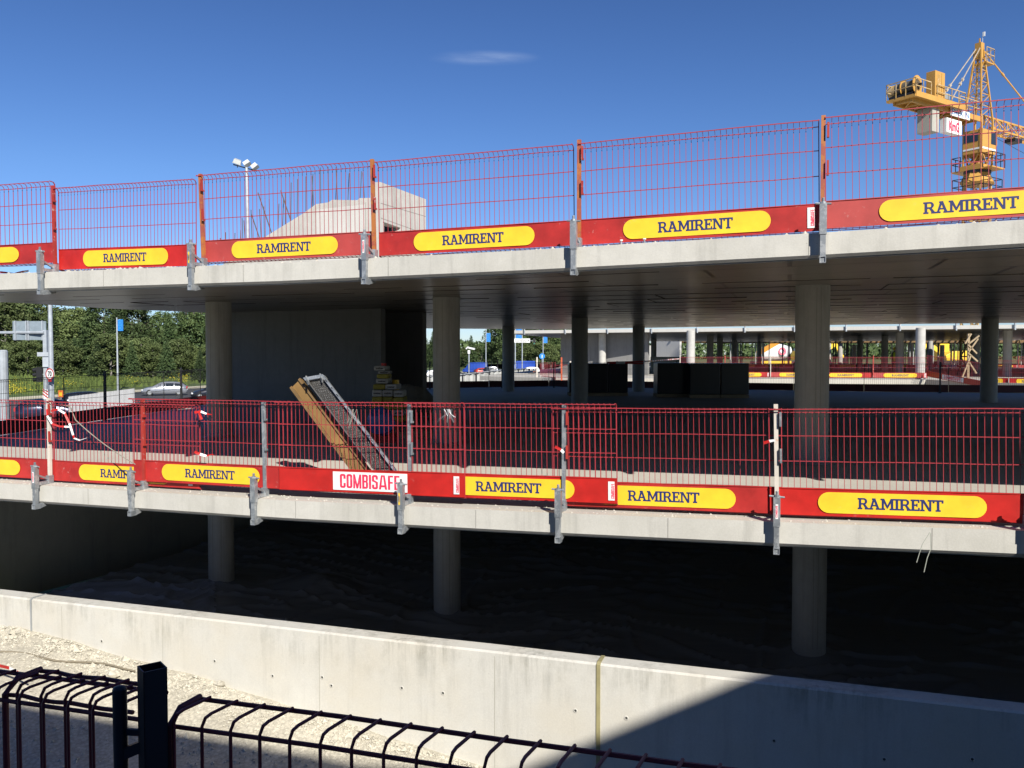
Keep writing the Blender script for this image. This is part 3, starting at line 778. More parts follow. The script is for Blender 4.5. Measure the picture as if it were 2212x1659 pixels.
# slatted rubble strip seen outside over the side wall
# ---------------------------------------------------------------- brackets, posts and barriers on the two deck edges
def bracket_parts():
    """slab-edge clamp, local frame: x along edge, y inwards, z=0 deck top, fascia at y=0"""
    T = TH; m = {}
    b = MB(); b.box(-.026, .026, -.108, -.056, -T - .055, .0)                    # lower tube
    m['lower_tube'] = b.mesh('lower_tube', GALV)
    b = MB(); b.box(-.034, .034, -.115, -.05, -.03, .27); m['upper_tube'] = b.mesh('upper_tube', GALV)
    b = MB(); b.tube([(0, -.083, .27), (0, -.083, .33)], .012, 8)
    for k in range(5): b.tube([(0, -.083, .282 + k * .01), (0, -.083, .287 + k * .01)], .0165, 8)
    m['screw'] = b.mesh('screw', GALV)
    b = MB(); b.tube([(-.075, -.083, .278), (.075, -.083, .268)], .011, 6); b.tube([(0, -.083, .262), (0, -.083, .29)], .03, 8); m['handle'] = b.mesh('handle', GALV)
    b = MB(); b.box(-.02, .02, -.055, .165, .008, .05); b.box(-.03, .03, .12, .20, .0, .12)
    b.bar((0, -.055, .15), (0, .16, .06), .025); m['top_arm'] = b.mesh('top_arm', GALV)
    b = MB()                                                                    # open square foot under the slab
    z = -T - .055
    for x0, x1, z0, z1 in ((-.03, .03, z - .008, z), (-.03, .03, z + .05, z + .058), (-.03, -.022, z, z + .05), (.022, .03, z, z + .05)):
        b.box(x0, x1, -.12, -.02, z0, z1)
    b.poly([(.022, -.03, z - .008), (.022, .15, z + .03), (.022, .15, z + .052), (.022, -.03, z + .058), (-.022, -.03, z - .008), (-.022, .15, z + .03), (-.022, .15, z + .052), (-.022, -.03, z + .058)],
           [(0, 1, 2, 3), (7, 6, 5, 4), (0, 4, 5, 1), (3, 2, 6, 7), (1, 5, 6, 2)])
    m['foot'] = b.mesh('foot', GALV)
    return m
BP = bracket_parts()
def post_mesh(mat, h=1.2, name='post'):
    b = MB(); b.box(-.021, .021, .145, .185, .02, h)
    return b.mesh(name, mat)
POSTS = {}
for k, mt in (('orange', ORANGE), ('red', REDPOST), ('white', WHITEPOST), ('galv', GALV)): POSTS[k] = post_mesh(mt)
hk = MB(); hk.poly([(sx * .011, y, z) for sx in (-1, 1) for y, z in ((.15, .590), (.15, .612), (.121, .612), (.121, .74), (.1, .74), (.1, .590))], [(0, 1, 2, 3, 4, 5), (11, 10, 9, 8, 7, 6)] + [(i, i + 6, (i + 1) % 6 + 6, (i + 1) % 6) for i in range(6)])
HOOK = {k: hk.mesh('hook', m) for k, m in (('red', REDPOST), ('galv', GALV))}
LBLW = MB().box(-.013, .013, -.1175, -.116, .05, .2).mesh('label', WHITE)
LBLY = MB().box(-.018, .0, -.1175, -.116, .03, .17).mesh('label', YEL)
LTXT = font_mesh('COMBISAFE', .026, .9, .001, PINK, M=face_at(.0, -.1182, .125, R(90)))
LTXY = font_mesh('RAMIRENT', .017, .9, .001, NAVY, M=face_at(-.009, -.1182, .1, R(90)))
def bracket(level, px, paintk, label, group, lean=0., hook='red', sticker=None, raised=0, tall=1.2, u=None):
    u = edge_u(px, 1.2 if level else -1.75) if u is None else u
    z = deck_z(level, u, 0); p = W(u, 0, z)
    o = empty('clamp_post', label=label, cat='barrier post', group=group)
    X = E.copy(); o.matrix_world = Matrix((E, NN, Vector((0, 0, 1)))).transposed().to_4x4(); o.location = p
    for k in ('lower_tube', 'upper_tube', 'screw', 'handle', 'top_arm', 'foot'): link(k, BP[k], o)
    M = Matrix.Translation((0, .165, 0)) @ Matrix.Rotation(lean, 4, 'Y') @ Matrix.Translation((0, -.165, 0))
    ps = link('post', POSTS[paintk], o, M)
    link('hook', HOOK[hook], ps, Matrix.Translation((.045, .01, 0)))
    link('hook', HOOK[hook], ps, Matrix.Translation((.045, .01, .38)))
    if sticker == 'w': l = link('label', LBLW, o); link('lettering', LTXT, l)
    if sticker == 'y': l = link('label', LBLY, o); link('lettering', LTXY, l)
    return o
GU, GL = 'clamp posts along the upper deck edge', 'clamp posts along the lower deck edge'
for px, pk, lean, hook, st, lb in (
    (98, 'red', -.01, 'red', None, 'leftmost red clamp post of the upper deck edge with tape tied to it'),
    (422, 'orange', -.03, 'red', 'y', 'orange clamp post on the upper deck edge left of the floodlight mast'),
    (795, 'orange', -.02, 'red', 'w', 'worn red clamp post with screw top in front of the stair core head'),
    (1243, 'orange', -.0, 'red', None, 'orange topped clamp post with long threaded screw on the upper edge'),
    (1777, 'orange', .0, 'red', None, 'orange and red clamp post on the upper edge nearest the crane')):
    bracket(1, px, pk, lb, GU, lean, hook, st)
for px, pk, lean, hook, st, lb in (
    (87, 'white', -.0, 'red', 'w', 'whitewashed clamp post of the lower deck with striped tape knotted on it'),
    (293, 'red', -.01, 'red', None, 'faded red clamp post of the lower deck where the grey cable ends'),
    (557, 'galv', -.015, 'galv', None, 'grey clamp post of the lower deck just under the leaning timber beam head'),
    (873, 'galv', .0, 'galv', 'y', 'grey clamp post with yellow label in front of the COMBISAFE sticker'),
    (1210, 'galv', .0, 'red', None, 'grey and orange clamp post right of the RAMIRENT board that hangs high'),
    (1678, 'white', -.02, 'galv', 'w', 'pale clamp post of the lower deck left of the thick right column')):
    bracket(0, px, pk, lb, GL, lean, hook, st)
for lv, g, us in ((1, GU, (edge_u(1777) + 2.55,)), (0, GL, (edge_u(2235),))):
    for u in us: bracket(lv, 0, 'white' if not lv else 'orange', 'clamp post at the far right end of the %s deck edge' % ('upper' if lv else 'lower'), g, u=u)
VI = .225
def panel(level, pxl, pxr, label, board, style='ramirent', raise_=0., fwd=0., end=None, u1=None, u0=None, dz=(0, 0)):
    a = edge_u(pxl) if u0 is None else u0; b = edge_u(pxr) if u1 is None else u1
    # pixel columns were read on the barrier line, a little inside the edge
    v = VI - fwd
    if u0 is None: a += .0
    pA = W(a, v, deck_z(level, a, v) + .035 + raise_ + dz[0]); pB = W(b, v, deck_z(level, b, v) + .035 + raise_ + dz[1])
    return barrier(pA, pB, label, 'red mesh barriers along the %s deck edge' % ('upper' if level else 'lower'), board, style, end=end)
def eu(px, v=VI, z=1.3): return solve(O0 + NN * v, E, px, z)
def pn(level, a, b, *args, **kw): return panel(level, 0, 0, *args, u0=eu(a, z=1.3 if level else -1.5), u1=eu(b, z=1.3 if level else -1.5), **kw)
pn(1, -260, 121, 'leftmost upper deck barrier, hung higher, its board cut off reading ENT', 'red', raise_=.10)
pn(1, 128, 424, 'red mesh barrier with RAMIRENT board, leftmost whole one on the upper deck', 'bright', dz=(0, -.02))
pn(1, 436, 806, 'faded red RAMIRENT barrier before the sloping stair wall', 'faded', raise_=.02)
pn(1, 820, 1241, 'upper deck RAMIRENT barrier with small white patch, right of the stair core', 'red')
pn(1, 1256, 1770, 'red RAMIRENT barrier of the upper deck with a white sticker at its right end', 'red', end=2.42)
pn(1, 1784, 2440, 'red mesh barrier of the upper deck standing in front of the yellow crane', 'faded', raise_=.02)
pn(0, -240, 118, 'leftmost lower deck barrier, its board cut by the picture edge reading RENT', 'red', dz=(.0, 0))
pn(0, 115, 432, 'second lower deck barrier, half hidden by the next, striped tape hanging before it', 'red', raise_=-.01, end=2.36)
pn(0, 296, 636, 'raised red RAMIRENT barrier of the lower deck, left of the COMBISAFE one', 'red', raise_=.06, fwd=.05)
pn(0, 886, 1335, 'raised red RAMIRENT barrier of the lower deck, white sticker at its right end', 'bright', raise_=.05, fwd=.04, end=2.44)
pn(0, 612, 1010, 'raised red barrier of the lower deck with the big white COMBISAFE sticker', 'bright', 'combisafe', raise_=.06, fwd=.08, end=2.40)
pn(0, 1198, 1690, 'red RAMIRENT barrier of the lower deck between the raised one and the pale post', 'red')
pn(0, 1664, 2250, 'red RAMIRENT barrier at the right end of the lower deck, before the thick column', 'bright', fwd=.03, end=2.45)
# small white patch, clips lying on the edge
GB = 'barriers coloured black for shade along the far edges of the lower deck'
def far_row(pts, label, board, style, wires, group, gap=.03):
    k = 0
    for p, q in zip(pts, pts[1:]):
        p, q = Vector(p), Vector(q); L = (q - p).length; n = max(1, round(L / 2.55))
        for i in range(n):
            a = p + (q - p) * (i / n); b = p + (q - p) * ((i + 1) / n - gap / L)
            lb = label % ORD[k]
            barrier(a, b, lb, group, board, style, wires)
            k += 1
BOARD['dark'] = board_mesh(paint('shade_dark_red_board', (.09, .006, .006), .5))  # red board darkened in colour for its shaded side
# the side walk: posts of their own, coloured black for the shade
def dz0(x, y): u, v = uv((x, y)); return deck_z(0, u, v)
BPm = MB().box(-.025, .025, -.025, .025, 0, 1.22).mesh('post', BLACKP)
BPf = MB().box(-.05, .05, -.05, .05, 0, .02).mesh('base_plate', BLACKP)
def black_post(x, y, label, group):
    o = empty('barrier_post', (x, y, dz0(x, y)), 0, label, 'barrier post', group); link('post', BPm, o); link('base_plate', BPf, o); return o
side = [(-10.42, 14.8), (-10.35, 17.0), (-9.62, 26.3)]
bk = [(-9.62, 26.3), (-3.75, 37.6), (1.7, 39.0), (14, 33.8), (20, 32.4), (24, 29.4)]
def zrow(pts): return [(x, y, dz0(x, y) + .03) for x, y in pts]
far_row(zrow(side), 'mesh barrier coloured dark for shade on the left deck side before the road, %s from the front', 'dark', None, WM_B, GB)
far_row(zrow(bk[:3]), 'mesh barrier coloured dark for shade of the far left deck edge, %s counted from the road side', 'dark', None, WM_B, GB)
far_row(zrow(bk[2:]), 'mesh barrier coloured dark for shade of the far right deck edge, %s from the direction sign', 'dark', None, WM_B, GB)
for (x, y) in [(-10.36, 16.6), (-10.05, 21.0), (-9.72, 25.0), (-3.6, 37.3), (-.45, 38.1), (1.9, 38.6), (4.6, 37.3), (7.0, 36.3), (12.0, 34.3), (16.6, 33.0), (21.5, 30.9)]:
    kbp = kbp + 1 if 'kbp' in globals() else 0
    black_post(x, y, 'post of the deck edge barriers coloured black for shade, %s from the left front corner' % ORD[kbp], 'barrier posts coloured black for shade')

# ---------------------------------------------------------------- foreground fence in the shade
FG = empty('foreground_fence', label='dark maroon wire mesh fence with bent top close to the camera at the bottom left', cat='fence')
zB = -.70
fa = atz(0, 1515, zB); fe = atz(983, 1658, zB) - fa; fa.z = 0; fe.z = 0; fe.normalize(); fn = Vector((-fe.y, fe.x, 0))
def Fp(s, v, z): p = fa + fe * s + fn * v; return (p.x, p.y, z)
def su(px, v=0):   # s on the fence line for a pixel column
    return solve(fa + fn * v, fe, px, -.72)
def fg_panel(s0, s1, first, pitch, v0, dz=0, thick=None):
    wm = None
    s = s0 + first; k = 0
    while s < s1:
        t = .0033 if k else .0033
        b = MB(); z = zB + dz
        b.tube([Fp(s, v0 - .004, -1.75), Fp(s, v0 - .004, z + .012), Fp(s + .002, v0 + .004, z + .026), Fp(s + .003, v0 + .02, z + .028), Fp(s + .012, v0 + .090, z + .026)], t, 6)
        b.build('wire', DWIRE, FG, smooth=True)
        s += pitch; k += 1
    if thick is not None:
        b = MB(); z = zB + dz; b.tube([Fp(thick, v0, -1.75), Fp(thick, v0, z + .005), Fp(thick, v0 + .03, z + .026), Fp(thick, v0 + .09, z + .024)], .0065, 8); b.build('end_bar', DWIRE, FG, smooth=True)
    for zz, v, r in ((zB + dz, v0 + .007, .0043), (zB + dz + .02, v0 + .089, .0046), (zB - .27 + dz, v0 + .007, .005), (zB - .54 + dz, v0 + .007, .005)):
        b = MB(); b.tube([Fp(s0 + (s1 - s0) * i / 8, v + .002 * math.sin(i * 2.1), zz + .0015 * math.sin(i * 1.7)) for i in range(9)], r, 6); b.build('rail', DWIRE, FG, smooth=True)
S0 = su(372)
fg_panel(-1.6, su(296), .033, .0600, 0.0)
fg_panel(su(12, .016), su(284, .016), .035, .0600, .016, .004, thick=su(12, .016))
fg_panel(S0, S0 + 2.5, .012, .0612, -.006, 0, thick=S0)
p = Vector(Fp(su(331, -.035), -.035, 0))
post = MB(); t = .0022
for a0, a1, b0, b1 in ((-.021, .021, -.021, -.021 + t), (-.021, .021, .021 - t, .021), (-.021, -.021 + t, -.021, .021), (.021 - t, .021, -.021, .021)):
    post.box(a0, a1, b0, b1, -1.75, -.575)
o = post.build('post', DARKST, FG); o.location = p; o.rotation_euler = (0, 0, R(38))
q = Vector(Fp(su(260, -.045), -.045, 0))
b = MB(); b.tube([(q.x + .006, q.y, -1.75), (q.x, q.y, -.62)], .0128, 12); b.sphere((q.x, q.y, -.62), .0128, 12, 6, (1, 1, .5)); b.build('screw', DARKST, FG, smooth=True)
b = MB(); b.bar((q.x, q.y, -.745), (p.x, p.y, -.715), .014, .02); b.bar((q.x, q.y, -.70), (p.x, p.y, -.70), .006, .012); b.build('clamp', DARKST, FG)
tag(wall_box('walkway', (-8, 1.72 + .3 + 2.1), (8, -.6 + .3 - .35), -2.0, -1.78, -8, CON['far']), kind='structure')

# ---------------------------------------------------------------- the building behind the camera that shades the foreground
def sun_at(p, z):            # where the ray from p towards the sun reaches height z
    t = (z - p[2]) / SUN.z; return Vector((p[0] + SUN.x * t, p[1] + SUN.y * t, z))
H6 = 6.0
def onwall(px, py):
    d = ray(px, py); p0 = W(0, Vf, 0); return d * (p0.dot(NN) / d.dot(NN))
def onground(px, py):
    z = -3.9
    for _ in range(8):
        p = atz(px, py, z); z = gz(p.x, p.y)
    return p
g1, g2 = sun_at(onground(0, 1528), H6), sun_at(onground(660, 1648), H6)
w1, w2 = sun_at(onwall(1150, 1652), H6), sun_at(onwall(1580, 1476), H6)
d1 = (g2 - g1); d1.z = 0; d1.normalize(); d2 = (w2 - w1); d2.z = 0; d2.normalize()
L0 = g1 - d1 * 8
Rr = w2 + d2 * 1.0
roof = [L0, g2 + (w1 - g2) * .25, w1 - d2 * .2, Rr, Rr + Vector((8, .4, 0)), Rr + Vector((8, -16, 0)), L0 + Vector((0, -16, 0))]
mb = MB(); n = len(roof)
P = [Vector((p.x, p.y, -4.6)) for p in roof] + [Vector((p.x, p.y, H6)) for p in roof]
mb.poly(P, [tuple(range(n))[::-1], tuple(range(n, 2 * n))] + [(i, (i + 1) % n, (i + 1) % n + n, i + n) for i in range(n)])
bb = mb.build('terminal_building', flat('facade_panel', (.12, .13, .15), .5)); tag(bb, 'dark clad building standing behind the camera, shading the fence and the gravel', 'building')
for i in range(7):
    a = L0 + d1 * (1 + i * 1.6)
    if a.x > g2.x - 1: break
    nn = Vector((-d1.y, d1.x, 0)); q = [a + nn * .02, a + d1 * 1.3 + nn * .02]
    MB().poly([(q[0].x, q[0].y, 1), (q[1].x, q[1].y, 1), (q[1].x, q[1].y, 3), (q[0].x, q[0].y, 3)], [(0, 1, 2, 3)]).build('window', GLASS, bb)
# ---------------------------------------------------------------- land, road, verge
GRASS = paint('grass', (.085, .13, .03), .9, wear=.6, wearc=(.15, .17, .05), amount=.52, dirt=.5, scale=.35)
ASPH = concrete('asphalt', (.075, .075, .08), stain=.5, pores=False, streak=False)
LIME = concrete('limestone_shoulder', (.60, .55, .42), stain=.3, pores=False, streak=False)
SITE = concrete('site_gravel', (.42, .39, .31), stain=.4, pores=False, streak=False)
def sheet(name, pts, z, mat, sub=None, kind='structure'):
    return tag(MB().poly([(x, y, z if not callable(z) else z(x, y)) for x, y in pts], [tuple(range(len(pts)))]).build(name, mat), kind=kind)
sheet('terrain', [(-3000, -600), (3000, -600), (3000, 5000), (-3000, 5000)], -5.15, GRASS)
sheet('road', [(-60, 30), (-14.5, 18), (-11, 30), (-5.5, 44), (14, 72), (30, 260), (4, 260), (-18, 200), (-33, 150), (-41, 114.6), (-45, 97.6), (-48.5, 80.7), (-52.6, 60), (-62, 40)], -4.3, ASPH)
mb = MB(); L = [(-62, 40), (-52.6, 60), (-48.5, 80.7), (-45, 97.6), (-41, 114.6), (-33, 150), (-18, 200), (4, 260)]
for (a, b), (c, d) in zip(L, L[1:]): mb.poly([(a, b, -4.3), (c, d, -4.3), (c, d, -4.16), (a, b, -4.16)], [(0, 1, 2, 3)]); mb.poly([(a, b, -4.16), (c, d, -4.16), (c - 1.7, d + .3, -4.14), (a - 1.7, b + .3, -4.14)], [(0, 1, 2, 3)])
tag(mb.build('road_shoulder', LIME), kind='structure')
mb = MB()
for (a, b), (c, d) in zip(L, L[1:]):                        # lane dashes
    Ls = math.hypot(c - a, d - b); k = 0
    while k * 9 + 3 < Ls:
        t0, t1 = k * 9 / Ls, (k * 9 + 3) / Ls; x0, y0, x1, y1 = a + (c - a) * t0 + 4.2, b + (d - b) * t0, a + (c - a) * t1 + 4.2, b + (d - b) * t1
        mb.poly([(x0, y0, -4.296), (x1, y1, -4.296), (x1 + .14, y1, -4.296), (x0 + .14, y0, -4.296)], [(0, 1, 2, 3)]); k += 1
tag(mb.build('lane_markings', flat('road_paint', (.7, .7, .68))), kind='structure')
mb = MB(); n = len(L)
for (a, b), (c, d) in zip(L, L[1:]):
    for k in range(10):
        o0, o1 = 1.6 + k * 8, 1.6 + (k + 1) * 8; h0, h1 = -4.15 + min(1.6, k * .2), -4.15 + min(1.6, (k + 1) * .2)
        mb.poly([(a - o0, b + o0 * .2, h0), (c - o0, d + o0 * .2, h0), (c - o1, d + o1 * .2, h1), (a - o1, b + o1 * .2, h1)], [(0, 1, 2, 3)])
tag(mb.build('grass_verge', GRASS), kind='structure')
sheet('far_grass', [(-140, 262), (300, 262), (400, 700), (-400, 700)], lambda x, y: -2.6 if y < 300 else .5, GRASS)
sheet('site_ground', [(-5.5, 44), (-3.6, 40.5), (14, 36), (30, 27), (160, 30), (160, 260), (30, 260), (14, 72)], -4.33, SITE)
sheet('site_strip', [(-40, 8), (-11.6, 12.6), (-11.2, 17), (-14.5, 18), (-60, 30)], -4.2, SITE)
# tufts of grass and yellow flowers on the verge: nobody could count them
rnd = random.Random(11); mb = MB()
for i in range(15000):
    t = rnd.uniform(0, 1) ** 1.1; Y = 70 + 100 * t; X = -50 + (Y - 80.7) * .21 - 1.6 - abs(rnd.gauss(0, 12)) - rnd.uniform(0, 22)
    o0 = (-48.5 + (Y - 80.7) * .22) - X; z = -4.15 + min(1.6, max(0, (o0 - 1.6) / 8 * .2))
    h = rnd.uniform(.25, .7); a = rnd.uniform(0, 6.28); wd = rnd.uniform(.1, .3)
    mb.poly([(X - wd * math.cos(a), Y - wd * math.sin(a), z), (X + wd * math.cos(a), Y + wd * math.sin(a), z), (X + rnd.uniform(-.2, .2), Y, z + h)], [(0, 1, 2)])
tag(mb.build('tall_grass', paint('tall_grass', (.12, .17, .035), .9, dirt=.5, scale=.8), fix=False), kind='stuff')
mb = MB()
for px, Y, s in ((42, 96, 1.3), (36, 90, .7), (150, 105, .8), (276, 118, 1.2), (382, 128, 1.0), (18, 88, .7), (395, 126, .5)):
    c = at(px, 800, Y)
    for k in range(160):
        p = Vector((c.x + rnd.gauss(0, s), Y + rnd.gauss(0, s), -3.9 + abs(rnd.gauss(0, .55)))); q = .09
        v = [p + Vector((rnd.uniform(-q, q), rnd.uniform(-q, q), rnd.uniform(-q, q))) for _ in range(3)]
        mb.poly(v, [(0, 1, 2)])
tag(mb.build('yellow_flowers', flat('flower_yellow', (.6, .5, .03)), fix=False), kind='stuff')

# ---------------------------------------------------------------- trees
def leafmat(name, c, c2):
    m, t, b = nodes(name); v = coord(t, kind='Object')
    f = ramp(t, noise_t(t, v, .8, 4), [(.35, 0.), (.65, 1.)]); b.inputs['Roughness'].default_value = .7
    cc = mixf(t, f, c, c2); oi = t.nodes.new('ShaderNodeObjectInfo')
    hv = t.nodes.new('ShaderNodeHueSaturation'); mr = t.nodes.new('ShaderNodeMapRange'); mr.inputs[3].default_value = .75; mr.inputs[4].default_value = 1.3
    t.links.new(oi.outputs['Random'], mr.inputs[0]); t.links.new(mr.outputs[0], hv.inputs['Value']); t.links.new(cc, hv.inputs['Color'])
    t.links.new(hv.outputs[0], b.inputs['Base Color'])
    b.inputs['Transmission Weight'].default_value = 0; b.inputs['Specular IOR Level'].default_value = .25
    return m
LEAF = [leafmat('birch_leaf', (.07, .10, .032), (.12, .15, .055)), leafmat('maple_leaf', (.042, .072, .024), (.085, .118, .042)), leafmat('spruce_needles', (.03, .055, .02), (.06, .09, .032))]
BARK = flat('bark', (.12, .1, .08), .9); BIRCH = flat('birch_bark', (.3, .28, .25), .8)
def leaf(mb, p, s, rnd):
    a = Vector((rnd.gauss(0, 1), rnd.gauss(0, 1), rnd.gauss(0, 1))).normalized(); b = a.cross(Vector((rnd.gauss(0, 1), rnd.gauss(0, 1), rnd.gauss(0, 1)))).normalized()
    mb.poly([p - a * s, p - b * s * .55, p + a * s, p + b * s * .55], [(0, 1, 2, 3)])
def broad_crown(H, Wd, seed, mat, n=85, per=105, ls=.21):
    rnd = random.Random(seed); mb = MB()
    for i in range(n):
        t = rnd.random() ** .8; z = H * (.16 + .8 * t); rad = Wd * math.sqrt(max(.02, 1 - ((t - .42) / .62) ** 2)) * rnd.uniform(.45, 1)
        a = rnd.uniform(0, 6.28); c = Vector((rad * math.cos(a), rad * math.sin(a), z)); cr = rnd.uniform(.6, 1.25) * Wd / 3.2
        for k in range(per):
            d = Vector((rnd.gauss(0, 1), rnd.gauss(0, 1), rnd.gauss(0, .8))).normalized() * cr * rnd.uniform(.55, 1.08)
            leaf(mb, c + d, ls * rnd.uniform(.7, 1.4), rnd)
    return mb.mesh('crown', mat, fix=False)
def broad_trunk(H, Wd, seed, mat):
    rnd = random.Random(seed); mb = MB(); mb.tube([(0, 0, -.3), (.1, 0, H * .3), (-.05, .1, H * .6), (0, 0, H * .92)], [.2, .16, .1, .03], 7)
    for k in range(9):
        z = H * rnd.uniform(.22, .7); a = rnd.uniform(0, 6.28); l = Wd * rnd.uniform(.5, .85)
        mb.tube([(0, 0, z), (l * .5 * math.cos(a), l * .5 * math.sin(a), z + l * .4), (l * math.cos(a), l * math.sin(a), z + l * .75)], [.07, .05, .02], 5)
    return mb.mesh('trunk', mat)
def spruce_crown(H, Wd, seed, mat, ls=.2, dens=1):
    rnd = random.Random(seed); mb = MB(); nl = int(H * 2.6)
    for i in range(nl):
        t = i / nl; z = H * (.07 + .91 * t); rad = Wd * (1 - t) ** .85 + .1; nbk = max(5, int(13 * (1 - t) + 4))
        for k in range(nbk):
            a = 6.28 * k / nbk + rnd.uniform(-.3, .3); l = rad * rnd.uniform(.65, 1.12); steps = max(2, int(l / .2 * dens))
            for s in range(steps):
                q = (s + .7) / steps; w_ = .10 + .3 * (1 - q) * min(1, l)
                for _ in range(4):
                    leaf(mb, Vector((q * l * math.cos(a) + rnd.gauss(0, w_ * .5), q * l * math.sin(a) + rnd.gauss(0, w_ * .5), z - q * l * .28 + (q ** 2) * l * .12 + rnd.gauss(0, .07))), ls * rnd.uniform(.6, 1.2), rnd)
    return mb.mesh('crown', mat, fix=False)
KIND = {}
for i, (H, Wd, m) in enumerate(((14, 3.6, 0), (15, 4.2, 1), (12.5, 3.6, 0), (16, 4.4, 1))):
    KIND['b%d' % i] = (broad_crown(H, Wd, 20 + i, LEAF[m]), broad_trunk(H, Wd, 30 + i, BIRCH if m == 0 else BARK), H)
for i, (H, Wd) in enumerate(((14, 3.0), (11, 2.6), (15.5, 3.3))):
    tr = MB().tube([(0, 0, -.3), (0, 0, H * .97)], [.18, .02], 6).mesh('trunk', BARK)
    KIND['s%d' % i] = (spruce_crown(H, Wd, 40 + i, LEAF[2]), tr, H)
def tree(px, Y, z0, top_py, kind, label, group, rnd, wide=1.0):
    cr, tr, H = KIND[kind]; p = at(px, 768, Y); zt = (768 - top_py) * Y / F; s = (zt - z0) / H
    o = empty('spruce_tree' if kind[0] == 's' else 'broadleaf_tree', (p.x, Y, z0), rnd.uniform(0, 6.28), label, 'tree', group)
    sw = s * wide; o.scale = (sw, sw, s)
    link('crown', cr, o); link('trunk', tr, o)
    return o
rnd = random.Random(8)
GT = 'trees of the belt beyond the road'
row = [(-25, 150, 640, 'b1'), (12, 146, 640, 'b0'), (45, 150, 632, 'b1'), (78, 152, 640, 'b0'), (112, 148, 655, 's0'), (128, 158, 668, 'b2'), (168, 150, 668, 'b2'), (196, 144, 652, 's2'), (225, 146, 640, 'b1'), (256, 142, 640, 's2'),
       (286, 146, 645, 'b3'), (312, 150, 662, 's0'), (346, 156, 676, 'b1'), (366, 150, 672, 's0'), (402, 160, 665, 'b3'), (440, 158, 655, 'b1'), (475, 160, 655, 'b3'), (510, 160, 650, 'b1')]
for i, (px, Y, tp, k) in enumerate(row):
    tree(px, Y, -3.3, tp, k, ('tall spruce' if k[0] == 's' else 'tall broadleaf tree') + ' in the back row beyond the road, %s from the left' % ORD[i], GT, rnd, 1.15)
row2 = [(-10, 132, 752, 'b2'), (30, 134, 742, 'b0'), (60, 132, 735, 'b2'), (95, 134, 745, 'b1'), (135, 134, 736, 'b2'), (160, 136, 725, 's1'), (210, 132, 730, 's1'), (240, 134, 722, 'b2'), (285, 130, 735, 's1'), (305, 134, 730, 'b0'), (330, 134, 742, 'b2'), (385, 136, 732, 'b0'), (360, 131, 726, 's1'), (412, 138, 748, 'b0'), (432, 126, 752, 's1'), (455, 134, 745, 'b2')]
for i, (px, Y, tp, k) in enumerate(row2):
    tree(px, Y, -3.7, tp, k, ('smaller spruce' if k[0] == 's' else 'smaller bushy tree') + ' at the front of the roadside belt, %s from the left' % ORD[i], GT, rnd, 1.5 if k[0] == 'b' else 1.1)
GT2 = 'trees seen under the deck in the middle'
mid = [(912, 200, 700, 's0', 1.2), (936, 190, 712, 's2', 1.3), (985, 210, 722, 's1', 1.2), (1018, 205, 722, 's1', 1.1), (1000, 240, 752, 'b2', 2), (1040, 300, 748, 'b0', 2.4), (960, 280, 752, 'b1', 2), (1075, 230, 702, 'b1', 1.3), (1098, 225, 690, 'b3', 1.25), (1130, 240, 695, 'b1', 1.3), (1062, 240, 742, 'b2', 1.4),
       (1160, 235, 690, 'b3', 1.4), (1190, 230, 690, 'b1', 1.4), (1222, 235, 690, 'b3', 1.3), (1120, 200, 738, 'b2', 1.8), (1175, 200, 736, 'b0', 1.8), (1210, 205, 745, 'b2', 1.6)]
for i, (px, Y, tp, k, wd) in enumerate(mid):
    lb = {'s': 'pointed spruce seen under the deck right of the stair core, %s of the middle trees', 'b': 'round tree seen under the deck among the banner poles, %s of the middle trees'}[k[0]] % ORD[i]
    tree(px, Y, -3.0, tp, k, lb, GT2, rnd, wd)
# distant wood closing the horizon
rnd = random.Random(3); mb = MB()
for i in range(26000):
    X = rnd.uniform(-330, 420); Y = rnd.uniform(380, 430); h = 9 + 4 * noise.noise((X * .03, 1, 0)) + 2.5 * noise.noise((X * .15, 4, 0))
    leaf(mb, Vector((X, Y, -3 + h * rnd.random() ** .7)), rnd.uniform(.7, 1.6), rnd)
tag(mb.build('distant_wood', LEAF[1], fix=False), 'low distant wood closing the horizon behind the road', 'wood', kind='stuff')
rnd = random.Random(4); mb = MB()
for i in range(9000):
    X = rnd.uniform(-115, -38); Y = rnd.uniform(150, 172)
    leaf(mb, Vector((X, Y, -3.6 + 9.5 * rnd.random())), rnd.uniform(.3, .8), rnd)
tag(mb.build('undergrowth', LEAF[2], fix=False), 'dark undergrowth filling the gaps between the trunks beyond the road', 'undergrowth', kind='stuff')

